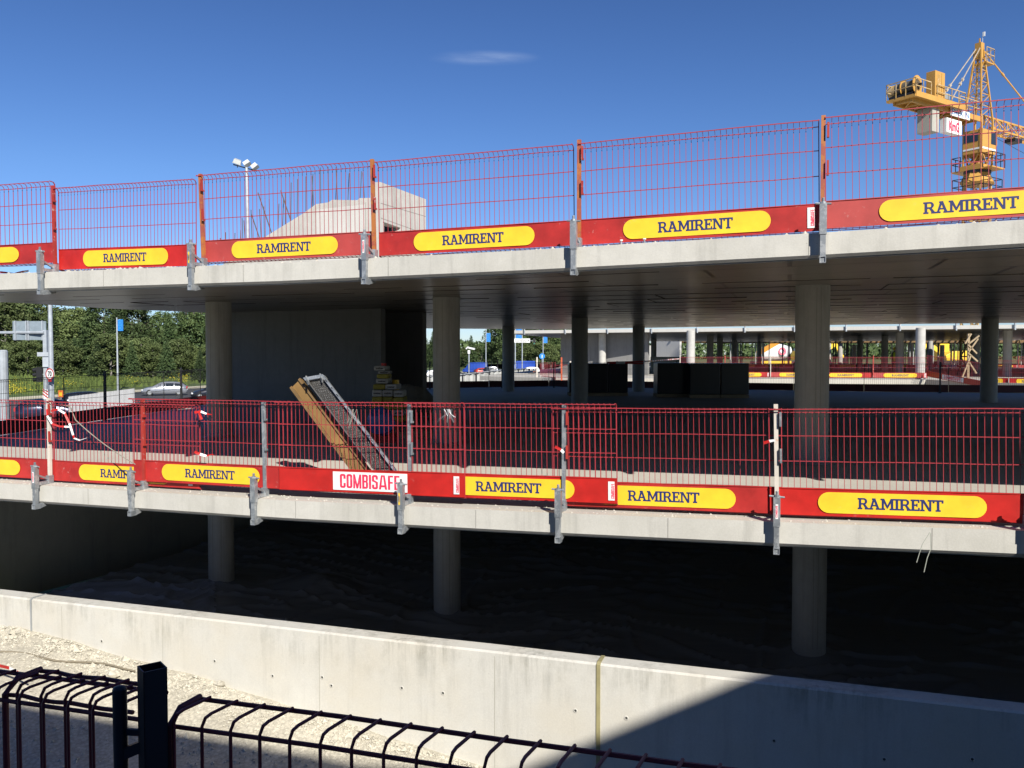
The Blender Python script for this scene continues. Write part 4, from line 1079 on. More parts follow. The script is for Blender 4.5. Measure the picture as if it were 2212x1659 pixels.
# ---------------------------------------------------------------- cars and vans
def car(name, label, cat, x, y, rz, paintm, z=-4.3, kind='estate', L=4.6, H=1.47, Wd=1.8, group='vehicles on the road', light=(.5, .02, .02)):
    o = empty(name, (x, y, z), rz, label, cat, group)
    # side profile stations: x, z bottom, z belt, z roof, half width belt, half width roof
    if kind == 'van':
        st = [(-L / 2, .45, 1.0, H - .12, .93, .84), (-L / 2 + .06, .32, 1.05, H - .02, .97, .88), (-.4, .28, 1.1, H, .98, .9), (L / 2 - 1.75, .28, 1.1, H - .03, .98, .88), (L / 2 - 1.3, .28, 1.1, H - .3, .97, .8), (L / 2 - .72, .28, 1.08, 1.3, .95, .78), (L / 2 - .15, .3, .85, .98, .88, .8), (L / 2, .35, .6, .75, .8, .75)]
    else:
        rear = -L / 2
        st = [(rear, .38, .75, .82, .76, .70), (rear + .10, .28, .88, 1.05, .84, .66), (rear + .55, .24, .93, H - .09, .88, .60), (rear + 1.3, .22, .93, H, .9, .61), (rear + 2.2, .22, .92, H + .01, .9, .62), (rear + 2.75, .22, .92, H - .1, .9, .6), (rear + 3.5, .22, .91, .98, .89, .74), (rear + 4.2, .24, .80, .84, .84, .72), (L / 2 - .08, .28, .64, .68, .74, .66), (L / 2, .36, .52, .56, .66, .6)]
    sc_ = Wd / 1.8; body = MB(); ring = []
    for (sx, zb, zm, zr, hw, hr) in st:
        hw *= sc_; hr *= sc_
        prof = [(-hw * .9, zb), (-hw, zb + .12), (-hw, (zb + zm) / 2), (-hw * .97, zm), (-hr, max(zm + .01, zr - .05)), (-hr * .8, zr), (hr * .8, zr), (hr, max(zm + .01, zr - .05)), (hw * .97, zm), (hw, (zb + zm) / 2), (hw, zb + .12), (hw * .9, zb)]
        ring.append([(sx, a, b) for a, b in prof])
    n = 12
    for r_ in ring: body.v += r_
    for i in range(len(ring) - 1):
        for k in range(n):
            body.f.append((i * n + k, i * n + (k + 1) % n, (i + 1) * n + (k + 1) % n, (i + 1) * n + k)); body.m.append(0)
    body.f.append(tuple(range(n))); body.f.append(tuple(range((len(ring) - 1) * n, len(ring) * n))[::-1]); body.m += [0, 0]
    b = body.build('body', paintm, o, smooth=True)
    def gl(i0, i1, side, f0=.12, f1=.12, zlo=.12, zhi=.82, mat=GLASS, nm='side_window'):
        A, B = ring[i0], ring[i1]
        lo = [Vector(A[3]), Vector(B[3])]; hi = [Vector(A[4]), Vector(B[4])]
        if side > 0: lo = [Vector(A[8]), Vector(B[8])]; hi = [Vector(A[7]), Vector(B[7])]
        def pt(t, s_): a = lo[0].lerp(lo[1], t); c = hi[0].lerp(hi[1], t); q = a.lerp(c, s_); q.y += side * .012; return q
        MB().poly([pt(f0, zlo), pt(1 - f1, zlo), pt(1 - f1, zhi), pt(f0, zhi)], [(0, 1, 2, 3)]).build(nm, mat, o)
    if kind == 'van':
        for s in (-1, 1): gl(3, 4, s, .0, .0, .05, .8); gl(4, 5, s, .0, .35, .1, .75)
    else:
        for s in (-1, 1):
            gl(2, 3, s, .12, .06); gl(3, 4, s, .04, .04); gl(4, 5, s, .04, .06); gl(5, 6, s, .06, .35, .12, .8)
    def scr(i0, i1, nm):
        A, B = ring[i0], ring[i1]; q = []
        for r_, t in ((A, .08), (B, .08)):
            pass
        n_ = (Vector(B[5]) - Vector(A[5])).cross(Vector(A[6]) - Vector(A[5])); n_.normalize()
        if n_.z < 0: n_ = -n_
        p = [Vector(A[5]).lerp(Vector(B[5]), .1), Vector(A[5]).lerp(Vector(B[5]), .9), Vector(A[6]).lerp(Vector(B[6]), .9), Vector(A[6]).lerp(Vector(B[6]), .1)]
        MB().poly([v + n_ * .012 for v in p], [(0, 1, 2, 3)]).build(nm, GLASS, o)
    if kind == 'van': scr(4, 5, 'windscreen')
    else: scr(5, 6, 'windscreen'); scr(1, 2, 'rear_window')
    fx = L / 2 - .85; rx = -L / 2 + .85
    for wx in (fx, rx):
        for s in (-1, 1):
            t = MB(); rr_ = .33 if kind != 'van' else .36; yy = s * (Wd / 2 - .06)
            t.tube([(wx, yy - s * .16, rr_), (wx, yy + s * .035, rr_)], rr_, 18); ty = t.build('wheel', RUBBER, o)
            t = MB(); t.tube([(wx, yy + s * .03, rr_), (wx, yy + s * .042, rr_)], rr_ * .62, 10); t.build('rim', GREYM, ty)
    HL = flat('headlamp_glass', (.75, .78, .8), .15) if 'headlamp_glass' not in bpy.data.materials else bpy.data.materials['headlamp_glass']
    TL = flat('tail_lamp', light, .3) if 'tail_lamp' not in bpy.data.materials else bpy.data.materials['tail_lamp']
    for s in (-1, 1):
        zz = .62 if kind != 'van' else .78
        MB().box(L / 2 - .2, L / 2 - .05, s * .66 * sc_ - .13, s * .66 * sc_ + .13, zz - .06, zz + .07).build('headlight', HL, o)
        MB().box(-L / 2 - .01, -L / 2 + .08, s * .72 * sc_ - .09, s * .72 * sc_ + .09, zz + .1, zz + .34).build('tail_light', TL, o)
        MB().box(L / 2 - 1.72 if kind == 'van' else .62, (L / 2 - 1.6) if kind == 'van' else .78, s * (Wd / 2 + .02) - .07, s * (Wd / 2 + .02) + .07, .95, 1.1 if kind != 'van' else 1.3).build('mirror', paintm, o)
    MB().box(L / 2 - .02, L / 2 + .015, -.26, .26, .38, .49).build('number_plate', WHITE, o)
    MB().box(-L / 2 - .02, -L / 2 + .0, -.26, .26, .6, .71).build('number_plate', WHITE, o)
    MB().box(L / 2 - .03, L / 2 + .012, -.45, .45, .5, .6).build('grille', BLACKP, o)
    return o
def metallic(name, c, r=.3):
    m = flat(name, c, r, .45); m.node_tree.nodes['Principled BSDF'].inputs['Coat Weight'].default_value = .6; return m
SILV, BLK, NVY, WHT, BLUE, RDC = metallic('silver_paint', (.36, .38, .42)), metallic('black_paint', (.02, .022, .03), .2), metallic('navy_paint', (.02, .03, .06), .2), flat('white_paint', (.75, .75, .75), .3), flat('blue_paint', (.015, .06, .36), .4), flat('red_paint', (.5, .06, .04), .35)
def road_dir(px, py, Y): return at(px, py, Y)
p = at(356, 850, 92); car('parked_car', 'silver estate car standing on the road behind the dark fence', 'car', p.x, 92, R(180 + 18), SILV)
p = at(203, 860, 66); car('parked_car', 'black estate car with red tail light behind the white low wall', 'car', p.x, 66, R(30), BLK, L=4.8, H=1.5)
p = at(122, 870, 56); car('parked_car', 'dark blue car partly hidden behind the striped tape post', 'car', p.x, 56, R(24), NVY, L=4.7)
p = at(466, 850, 84); car('parked_car', 'black car just emerging left of the leftmost round column', 'car', p.x, 84, R(180 + 20), BLK)
gv = 'vehicles parked under the banner poles'
for (px, Y, rz, mt, kd, L_, H_, lb, cat) in ((1026, 190, 175, BLUE, 'van', 5.4, 2.5, 'blue box van left of the banner poles behind the pale site fence', 'van'), (1045, 178, 20, RDC, 'estate', 3.9, 1.4, 'small red car beside the long blue van', 'car'),
        (1070, 168, 8, BLK, 'estate', 5.0, 1.85, 'black minibus with silver roof edge parked behind the fence', 'car'), (1126, 192, 200, BLUE, 'van', 6.0, 2.8, 'dark blue van standing behind the white pickup', 'van'),
        (1140, 160, 190, WHT, 'estate', 4.9, 1.85, 'white off road car in front of the dark blue van', 'car'), (930, 140, 200, WHT, 'estate', 4.6, 1.9, 'white off road car seen between stair core and column', 'car')):
    p = at(px, 800, Y); car('parked_van' if cat == 'van' else 'parked_car', lb, cat, p.x, Y, R(rz), mt, z=-4.3 + (.3 if Y > 150 else 0), kind=kd, L=L_, H=H_, Wd=2.0, group=gv)

# ---------------------------------------------------------------- street furniture on the left
def pole(mb, x, y, z0, z1, r0, r1, n=10): mb.tube([(x, y, z0), (x, y, z1)], [r0, r1], n)
POLE = paint('pole_grey', (.42, .46, .5), .5, dirt=.3, metal=.2)
p = at(99, 768, 52); X0, Y0 = p.x, 52
g = empty('gantry_sign', (0, 0, 0), 0, 'grey gantry sign seen from behind on a square post at the far left', 'road sign')
b = MB(); b.box(X0 - .11, X0 + .11, Y0 - .11, Y0 + .11, -4.3, 1.55); b.build('post', POLE, g)
b = MB(); b.tube([(X0, Y0 - .15, 1.4), (X0 - 8, Y0 + 1, 1.4)], .09, 8); b.build('arm', POLE, g)
b = MB(); b.box(X0 - 2.05, X0 - .02, Y0 + .1, Y0 + .16, .95, 2.1); pb = b.build('sign_panel', paint('sign_back', (.22, .27, .31), .5), g)
for xx in (X0 - 1.85, X0 - 1.18, X0 - 1.05, X0 - .2): MB().box(xx - .03, xx + .03, Y0 - .02, Y0 + .1, .93, 2.12).build('bracket', POLE, g)
for (x0, x1, z0, z1) in ((-.42, .48, -.05, .2), (-.1, .35, -.7, -.1)): MB().box(X0 + x0, X0 + x1, Y0 - .2, Y0 - .16, z0, z1).build('small_sign', paint('small_sign_back', (.42, .46, .5), .5), g)
tl = empty('traffic_light', (X0 - .25, Y0 - .3, -1.6), 0, 'black traffic light seen from the side behind the 70 sign', 'traffic light')
b = MB(); b.box(-.14, .14, -.1, .12, 0, .9)
b.build('housing', BLACKP, tl)
for k in range(3):
    b = MB(); b.tube([(-.14, 0, .16 + .29 * k), (-.36, 0, .12 + .29 * k)], [.12, .12], 8, caps=False); b.build('visor', BLACKP, tl)
MB().bar((0, .1, .45), (.25, .3, .45), .05).build('bracket', POLE, tl)
p = at(110, 768, 47)
lp = empty('lamp_post', (p.x, 47, -4.3), 0, 'tall thin grey lamp post beside the 70 speed sign', 'lamp post')
MB().tube([(0, 0, 0), (0, 0, 8)], [.16, .1], 10).build('pole', POLE, lp)

p = at(107.5, 808, 46.6)
s7 = empty('speed_sign', (p.x, 46.6, p.z), R(-22), 'round white 70 speed limit sign with red rim on the lamp post', 'road sign')
def disc(r0, r1, y, n=28):
    b = MB()
    for k in range(n):
        a0, a1 = 2 * math.pi * k / n, 2 * math.pi * (k + 1) / n
        if r0 == 0: b.poly([(0, y, 0), (r1 * math.cos(a0), y, r1 * math.sin(a0)), (r1 * math.cos(a1), y, r1 * math.sin(a1))], [(0, 1, 2)])
        else: b.poly([(r0 * math.cos(a0), y, r0 * math.sin(a0)), (r1 * math.cos(a0), y, r1 * math.sin(a0)), (r1 * math.cos(a1), y, r1 * math.sin(a1)), (r0 * math.cos(a1), y, r0 * math.sin(a1))], [(0, 1, 2, 3)])
    return b
b = MB(); b.tube([(0, .0, 0), (0, .02, 0)], .32, 28); b.build('plate', WHITE, s7)
disc(.255, .32, -.004).build('red_rim', RED3, s7)
o = link('digits', font_mesh('70', .38, .8, .012, BLACKP, M=FACE), s7); o.location = (0, -.006, 0)
MB().box(-.12, .12, -.01, .01, -.42, -.33).build('tab', RED3, s7)
def stripe_board(x, y, z0, w_, h_, rz, label):
    o = empty('hazard_board', (x, y, z0), rz, label, 'hazard board'); b = MB(); b.box(-w_ / 2, w_ / 2, 0, .02, 0, h_); b.build('board', WHITE, o)
    for k in range(3):
        z = h_ * (.02 + k * .33); b = MB(); b.poly([(-w_ / 2, -.004, z + w_ * .8), (-w_ / 2, -.004, min(h_, z + w_ * .8 + h_ * .16)), (w_ / 2, -.004, z + h_ * .16), (w_ / 2, -.004, z)], [(0, 1, 2, 3)]); b.build('red_stripe', RED3, o)
    MB().box(-.03, .03, .02, .06, -2.3, .1).build('leg', POLE, o)
    return o
p = at(98.5, 862, 45); stripe_board(p.x, 45, p.z, .28, .5, 0, 'red and white striped hazard board below the 70 sign')
p = at(131, 858, 62); ob = empty('orange_marker', (p.x, 62, p.z), 0, 'small orange marker board standing by the road', 'marker')
MB().box(-.17, .17, 0, .03, 0, .5).build('board', flat('orange_plastic', (.6, .14, .02)), ob); MB().box(-.08, .08, -.006, 0, .1, .35).build('yellow_patch', YEL, ob); MB().box(-.03, .03, .03, .06, -1.3, 0).build('leg', POLE, ob)
p = at(6, 768, 26)
tp = empty('steel_pole', (p.x, 26, -4.3), 0, 'thick grey steel pole cut by the left picture edge', 'pole'); MB().tube([(0, 0, 0), (0, 0, 4.42)], .14, 12).build('shaft', POLE, tp); MB().tube([(0, 0, 4.42), (0, 0, 4.47)], [.145, .1], 12).build('cap', POLE, tp)
# white low wall behind the dark fence
a, b_ = at(148, 885, 41), at(290, 866, 46)
w0 = empty('white_wall', label='long white low panel wall standing behind the dark fence on the left', cat='wall')
mb = MB(); za, zb_ = at(150, 857, 41).z, at(290, 839, 46).z
for k in range(6):
    t0, t1 = k / 6, (k + 1) / 6 - .006; P0, P1 = a.lerp(b_, t0), a.lerp(b_, t1); z0, z1 = za + (zb_ - za) * t0, za + (zb_ - za) * t1
    MB().poly([(P0.x, P0.y, -4.3), (P1.x, P1.y, -4.3), (P1.x, P1.y, z1), (P0.x, P0.y, z0), (P0.x, P0.y + .12, -4.3), (P1.x, P1.y + .12, -4.3), (P1.x, P1.y + .12, z1), (P0.x, P0.y + .12, z0)],
              [(0, 1, 2, 3), (7, 6, 5, 4), (3, 2, 6, 7), (0, 3, 7, 4), (1, 5, 6, 2)]).build('wall_panel', paint('white_panel', (.80, .80, .78), .5, dirt=.08) if 'white_panel' not in bpy.data.materials else bpy.data.materials['white_panel'], w0)
# banner poles: a blue flag of two discs and a bar on each
FB = flat('banner_blue', (.02, .22, .62), .5); FD = flat('banner_dark_blue', (.01, .10, .38), .5)
def banner(px, Y, z0, ztop, fz, s, side, label):
    p = at(px, 768, Y); o = empty('banner_pole', (p.x, Y, z0), 0, label, 'banner pole', 'blue banner poles')
    MB().tube([(0, 0, 0), (0, 0, (fz + 1.2 * s if px < 300 else fz + 1.2 * s + 1) - z0)], [.11, .07], 8).build('pole', POLE, o)
    f = MB(); x0, x1 = (.1, .1 + .85 * s) if side > 0 else (-.1 - .85 * s, -.1); z = fz - z0
    f.box(x0, x1, -.02, .02, z - .9 * s, z + .9 * s); fo = f.build('flag', FB, o)
    for k in (-1, 1):
        d = disc(.24 * s, .30 * s, -.03); e = d.build('ring', FD, fo); e.location = ((x0 + x1) / 2 - side * .1 * s, 0, z + k * .42 * s)
    MB().box((x0 + x1) / 2 + side * .26 * s, (x0 + x1) / 2 + side * .33 * s, -.03, -.024, z - .8 * s, z + .8 * s).build('bar', FD, fo)
    MB().bar((0, 0, z + .85 * s), ((x0 + x1) / 2, 0, z + .95 * s), .04).build('flag_arm', POLE, o)
    return o
banner(253.5, 97, -4.2, 12, 3.45, .72, 1, 'thin pole with blue banner in front of the left tree belt')
banner(1049.7, 170, -4.0, 12, 3.6, .95, 1, 'pole with small blue banner left of the far dark column')
banner(1128, 150, -4.0, 12, 4.0, 1.15, -1, 'tall pole with the largest blue banner near the white direction sign')
banner(1173, 170, -4.0, 12, 3.3, .9, 1, 'pole with blue banner at right above the round blue sign')
p = at(1113, 768, 150); ds = empty('direction_sign', (p.x, 150, 0), 0, 'white direction sign with arrow on a pole under the deck', 'road sign')
MB().tube([(0, 0, -4), (0, 0, 9)], .1, 8).build('pole', POLE, ds)
z = at(1113, 735.5, 149).z
MB().box(-.3, 2.6, -.12, -.08, z - .36, z + .36).build('panel', WHITE, ds)
for k, tx in enumerate(('P1 PARKLA', 'PIKAAJALINE PARKLA', 'RENTAL CAR RETURN')):
    e = link('lettering', font_mesh(tx, .2, .9, .004, BLACKP, M=FACE), ds); e.location = (1.05, -.13, z + .22 - .22 * k)
MB().poly([(2.15, -.13, z + .04), (2.3, -.13, z + .04), (2.3, -.13, z + .12), (2.5, -.13, z), (2.3, -.13, z - .12), (2.3, -.13, z - .04), (2.15, -.13, z - .04)], [tuple(range(7))]).build('arrow', BLACKP, ds)
MB().bar((2.6, 0, z), (3.6, 0, z - .1), .07).build('arm', POLE, ds)
p = at(1154, 737, 149); t2 = empty('traffic_light', (p.x, 149, p.z - .6), 0, 'small dark green traffic light hanging right of the direction sign', 'traffic light')
MB().box(-.18, .18, -.1, .1, 0, 1.1).build('housing', BLACKP, t2)
for k in range(3): e = disc(0, .11, -.11).build('lens', flat('lens_green', (.02, .18, .1)) if not k else BLACKP, t2); e.location = (0, 0, .2 + k * .34)
p = at(1171, 769.5, 120); bs = empty('round_sign', (p.x, 120, p.z), 0, 'round blue sign with white arrow above the red barriers', 'road sign')
MB().tube([(0, 0, 0), (0, .02, 0)], .4, 24).build('plate', FB, bs); MB().box(-.05, .05, -.01, 0, -.25, .2).build('arrow', WHITE, bs); MB().tube([(0, .05, -3.5), (0, .05, .2)], .05, 6).build('pole', POLE, bs)
p = at(1013, 768, 90); cp2 = empty('camera_pole', (p.x, 90, -4.3), 0, 'slim pole with two white security cameras seen under the deck', 'camera pole')
MB().tube([(0, 0, 0), (0, 0, 4.7)], .07, 8).build('pole', POLE, cp2)
MB().box(-.12, .12, -.12, .12, 4.5, 4.85).build('junction_box', WHITE, cp2)
MB().bar((-.02, 0, 5.12), (.62, -.2, 4.98), .18).build('camera', WHITE, cp2); MB().bar((-.3, 0, 5.0), (-.05, -.1, 5.2), .14).build('camera', WHITE, cp2)
# pale fabric site fence
fe0 = empty('site_fence', label='pale fabric covered site fence behind the deck edge barriers in the middle', cat='fence')
FAB = paint('fence_fabric', (.48, .49, .48), .8, dirt=.25)
pts = [at(915, 812, 70), at(1000, 808.5, 72), at(1085, 799, 76), at(1120, 797, 80), at(1155, 796, 84)]
for i, (a, b_) in enumerate(zip(pts, pts[1:])):
    n = 3
    for k in range(n):
        q0, q1 = a.lerp(b_, k / n), a.lerp(b_, (k + 1) / n)
        m_ = MB(); q = 8
        for j in range(q):
            s0, s1 = q0.lerp(q1, j / q), q0.lerp(q1, (j + 1) / q); o0, o1 = .12 * math.sin(j * 1.9 + k), .12 * math.sin((j + 1) * 1.9 + k)
            m_.poly([(s0.x, s0.y + o0, -4.3), (s1.x, s1.y + o1, -4.3), (s1.x, s1.y + o1, s1.z - .06 * math.sin(3.14 * (j + 1) / q)), (s0.x, s0.y + o0, s0.z - .06 * math.sin(3.14 * j / q))], [(0, 1, 2, 3)])
        m_.build('fabric_panel', FAB, fe0, fix=False)
        MB().tube([(q0.x, q0.y - .15, -4.3), (q0.x, q0.y - .15, q0.z + .05)], .05, 6).build('post', DARKST, fe0)
    MB().tube([a + Vector((0, -.15, 0)), b_ + Vector((0, -.15, 0))], .04, 6).build('rail', POLE, fe0)
# ---------------------------------------------------------------- the second block beyond the deck
GB2 = 'red barriers of the second parking block'
blk = empty('rear_parking_block', label='second concrete parking block behind, with pale slab edges, columns and a dark core wall', cat='building')
def q3(x, y, z): return Vector((x, y, z))
def prism_slab(name, pts, z0, z1, parent, mat, mat2=None):
    n = len(pts); mb = MB()
    mb.poly([(x, y, z0) for x, y in pts] + [(x, y, z1) for x, y in pts], [tuple(range(n))[::-1]], 1)
    mb.poly([(x, y, z0) for x, y in pts] + [(x, y, z1) for x, y in pts], [tuple(range(n, 2 * n))] + [(i, (i + 1) % n, (i + 1) % n + n, i + n) for i in range(n)])
    return mb.build(name, [mat, mat2 or mat], parent)
fA, fB = (-.5, 58.5), (40, 42.5)
us = prism_slab('upper_slab', [fA, fB, (60, 80), (24, 93), (8.6, 88)], 1.50, 1.71, blk, CON['far'], CON['soffit'])
lowpts = [(-2, 52.5), (2.45, 48), (12.9, 46.5), (21.9, 45), (22.4, 40.5), (23.6, 38.4), (34, 33), (90, 60), (80, 110), (10, 120), (5, 90)]
ls = prism_slab('lower_slab', lowpts, -1.52, -1.27, blk, CON['deck'], CON['back'])
b2 = prism_slab('plinth', [(x * 1.01 + .6, y * 1.01 + .5) for x, y in lowpts], -4.5, -1.53, blk, CON['back'])
for k in range(15):                    # little clamps on the slab edge
    t = (k + .5) / 15; x, y = fA[0] + (fB[0] - fA[0]) * t, fA[1] + (fB[1] - fA[1]) * t
    MB().box(x - .035, x + .035, y - .14, y - .04, 1.42, 1.95).build('edge_clamp', GALV, us)
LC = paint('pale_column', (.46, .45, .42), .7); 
for px, w_, lt in ((1404, 9, 1), (1301, 16, 1), (1492, 18, 1), (1988, 20, 1), (1412, 12, 0), (1534, 14, 0), (1555, 12.5, 0), (1586, 11, 1), (1857, 11, 0), (1911, 14, 0), (1943, 16.5, 0), (2108, 16, 0), (2176, 18, 0),
                   (1640, 10, 0), (1763, 9.5, 0), (1790, 10, 0), (1815, 10, 0), (1845, 9.5, 0), (1966, 10, 0), (2009, 10.5, 0), (2035, 9.5, 1), (2150, 11, 0)):
    Y = .5 * F / w_; p = at(px, 768, Y); h = 1.49 if Y < 92 else 1.2
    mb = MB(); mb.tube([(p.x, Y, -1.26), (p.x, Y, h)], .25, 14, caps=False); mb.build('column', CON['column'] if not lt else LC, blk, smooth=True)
wall_box('core_wall', (at(1212, 768, 59).x, 59.5), (at(1400, 768, 56).x, 56.2), -1.26, 1.49, .3, CON['core'], blk)
wall_box('low_wall', (at(1405, 768, 70).x, 70), (at(1492, 768, 68).x, 68), -1.26, -.1, .3, CON['back'], blk)
ww = wall_box('concrete_wall', (at(1418, 768, 99).x, 99), (at(1468, 768, 96).x, 96), -1.5, 2.6, .3, CON['far']); tag(ww, 'pale sunlit concrete wall seen through the second block between two columns', 'wall')
bt = wall_box('blue_tarp', (at(1389, 768, 98).x, 98), (at(1398, 768, 98).x, 98), -1.5, 2.4, .1, flat('tarp_blue', (.02, .14, .5))); tag(bt, 'narrow upright blue tarp left of the pale sunlit concrete wall', 'tarp')
# the far bay still on formwork: pale slab edge, timber beams, steel props
fw = empty('formwork_bay', label='far slab bay still on formwork with pale edge and yellow timber beams', cat='formwork')
f0, f1 = at(1450, 768, 97), at(2330, 768, 84)
def fwp(t, dy, z): p = f0.lerp(f1, t); return Vector((p.x, p.y + dy, z))
zt2 = 1.98
MB().poly([fwp(0, 0, zt2), fwp(1, 0, zt2 - .25), fwp(1, 12, zt2 - .25), fwp(0, 12, zt2), fwp(0, 0, zt2 + .2), fwp(1, 0, zt2 - .05), fwp(1, 12, zt2 - .05), fwp(0, 12, zt2 + .2)], [(0, 1, 5, 4), (3, 2, 1, 0), (4, 5, 6, 7), (0, 4, 7, 3), (1, 2, 6, 5)]).build('slab', CON['far'], fw)
for dy in (.25, 4, 8):
    for k in range(8):
        a, b = fwp(k / 8, dy, zt2 - .32 - .25 * k / 8), fwp((k + .98) / 8, dy, zt2 - .32 - .25 * (k + 1) / 8)
        MB().bar(a, b, .1, .3).build('timber_beam', TIMBER, fw)
tips = [paint('tip_' + n_, c_, .5) for n_, c_ in (('red', (.5, .06, .03)), ('blue', (.05, .15, .5)), ('white', (.6, .6, .55)), ('yellow', (.5, .4, .05)))]
rnd = random.Random(12)
for k in range(70):
    t = (k + rnd.uniform(-.25, .25)) / 70
    a = fwp(t, -.18, zt2 - .05 - .25 * t)
    MB().box(a.x - .05, a.x + .05, a.y - .05, a.y + .5, a.z - .2, a.z - .04).build('beam_end', tips[rnd.choice((0, 0, 2, 3, 1))], fw)
PM = MB().tube([(0, 0, 0), (0, 0, 3.05)], .055, 6).mesh('prop_tube', paint('prop_metal', (.45, .46, .45), .5, dirt=.35))
PH = MB().box(-.1, .1, -.1, .1, 3.05, 3.08).mesh('prop_head', GALV)
PMD = MB().tube([(0, 0, 0), (0, 0, 3.05)], .07, 6).mesh('prop_tube', DARKST)
for k in range(96):
    t = rnd.uniform(.12, .96); dy = rnd.uniform(.5, 7); a = fwp(t, dy, -1.26)
    o = empty('steel_prop', a, 0, 'thin steel prop carrying the far formwork bay', 'prop', 'steel props under the far formwork')
    link('tube', PM if rnd.random() < .6 else PMD, o); link('head', PH, o)
# barriers: near row on the block's edge, far row across it
r1 = [(at(1468, 768, 47.0).x, 47.0), (at(1868, 768, 45.6).x, 45.6)]
def row(pts, z, labels, styles, grp, boards):
    k = 0
    for (x0, y0), (x1, y1) in zip(pts, pts[1:]):
        L = math.hypot(x1 - x0, y1 - y0); n = max(1, round(L / 2.55))
        for i in range(n):
            a = Vector((x0 + (x1 - x0) * i / n, y0 + (y1 - y0) * i / n, z)); b = Vector((x0 + (x1 - x0) * (i + .985) / n, y0 + (y1 - y0) * (i + .985) / n, z))
            barrier(a, b, labels(k), grp, boards[k % len(boards)], styles[k % len(styles)], end=2.4 if k % 3 == 1 else None)
            MBp = link('barrier_post', POSTS['red' if k % 2 else 'white'], None, Matrix.Translation(a + Vector((-.04, -.25, 0)))); tag(MBp, 'slim post of the red barriers on the second block edge', 'barrier post', 'posts of the second block barriers')
            k += 1
row([(at(1470, 768, 47.4).x, 47.4), (at(1765, 768, 46.4).x, 46.4)], -1.2, lambda k: '%s RAMIRENT barrier on the second block edge, left of the thick right column' % ORD[k], ['ramirent'], GB2, ['faded', 'red'])
row([(at(1770, 768, 45.9).x, 45.9), (at(2006, 768, 45).x, 45)], -1.2, lambda k: '%s RAMIRENT barrier on the second block edge, right of the thick column' % ORD[k], ['ramirent'], GB2, ['red', 'faded'])
barrier(at(2002, 804, 44.8) + Vector((0, 0, -.28 + .06)), at(2118, 826, 40.5) + Vector((0, 0, -.2)), 'tilted red barrier with COMBISAFE sticker on the second block at the right', GB2, 'bright', 'combisafe')
barrier(at(2118, 829, 40.4), at(2178, 830, 39.6), 'barrier with yellow RAMIRENT oval behind the slim dark column at the far right', GB2, 'red', 'ramirent')
barrier(at(2180, 830, 39.5), at(2262, 832, 38.6), 'barrier with RAMIRENT oval cut by the right picture edge on the second block', GB2, 'red', 'ramirent')
row([(at(1590, 768, 92).x, 92), (at(2260, 768, 86).x, 86)], -1.24, lambda k: 'small distant red barrier among the far props, %s from the left' % ORD[k % 20], ['ramirent', 'ramirent', 'combisafe'], 'far red barriers across the second block', ['red', 'faded'])
row([(at(1170, 768, 50).x, 50), (at(1228, 768, 48).x, 48)], -2.35, lambda k: 'red barrier left of the dark pallet stacks beyond the far deck edge', ['none'], GB2, ['bright'])
barrier(at(1166, 822, 54), at(1200, 826, 47), 'red barrier turned edge on beside the dark stacks beyond the deck', GB2, 'bright', 'none')
barrier(at(1200, 789, 47) + Vector((0, 0, -1.1)), at(1240, 788, 45) + Vector((0, 0, -1.1)), 'orange red barrier right above the blue sign post beyond the deck', GB2, 'red', 'none')
for px, Y, h in ((1160, 50, 1.5), (1213, 46, 1.5), (1232, 46, 1.3)):
    p = at(px, 830, Y); o = tag(MB().box(p.x - .04, p.x + .04, Y, Y + .08, -2.9, -2.9 + h + 1.3).build('barrier_post', WHITEPOST if px != 1213 else paint('orange_red_post', (.55, .1, .04))), 'pale upright post of the red barriers beyond the far deck edge' if px != 1213 else 'orange red upright post of the barriers beyond the far deck edge', 'barrier post', 'uprights beyond the deck')
pf = prism_slab('site_platform', [(at(1165, 0, 56).x, 56), (at(1160, 0, 46).x, 46), (at(1232, 0, 44).x, 44), (at(1260, 0, 52).x, 52)], -2.75, -2.45, None, CON['far']); tag(pf, 'low pale concrete platform under the red barriers left of the dark stacks', 'platform')
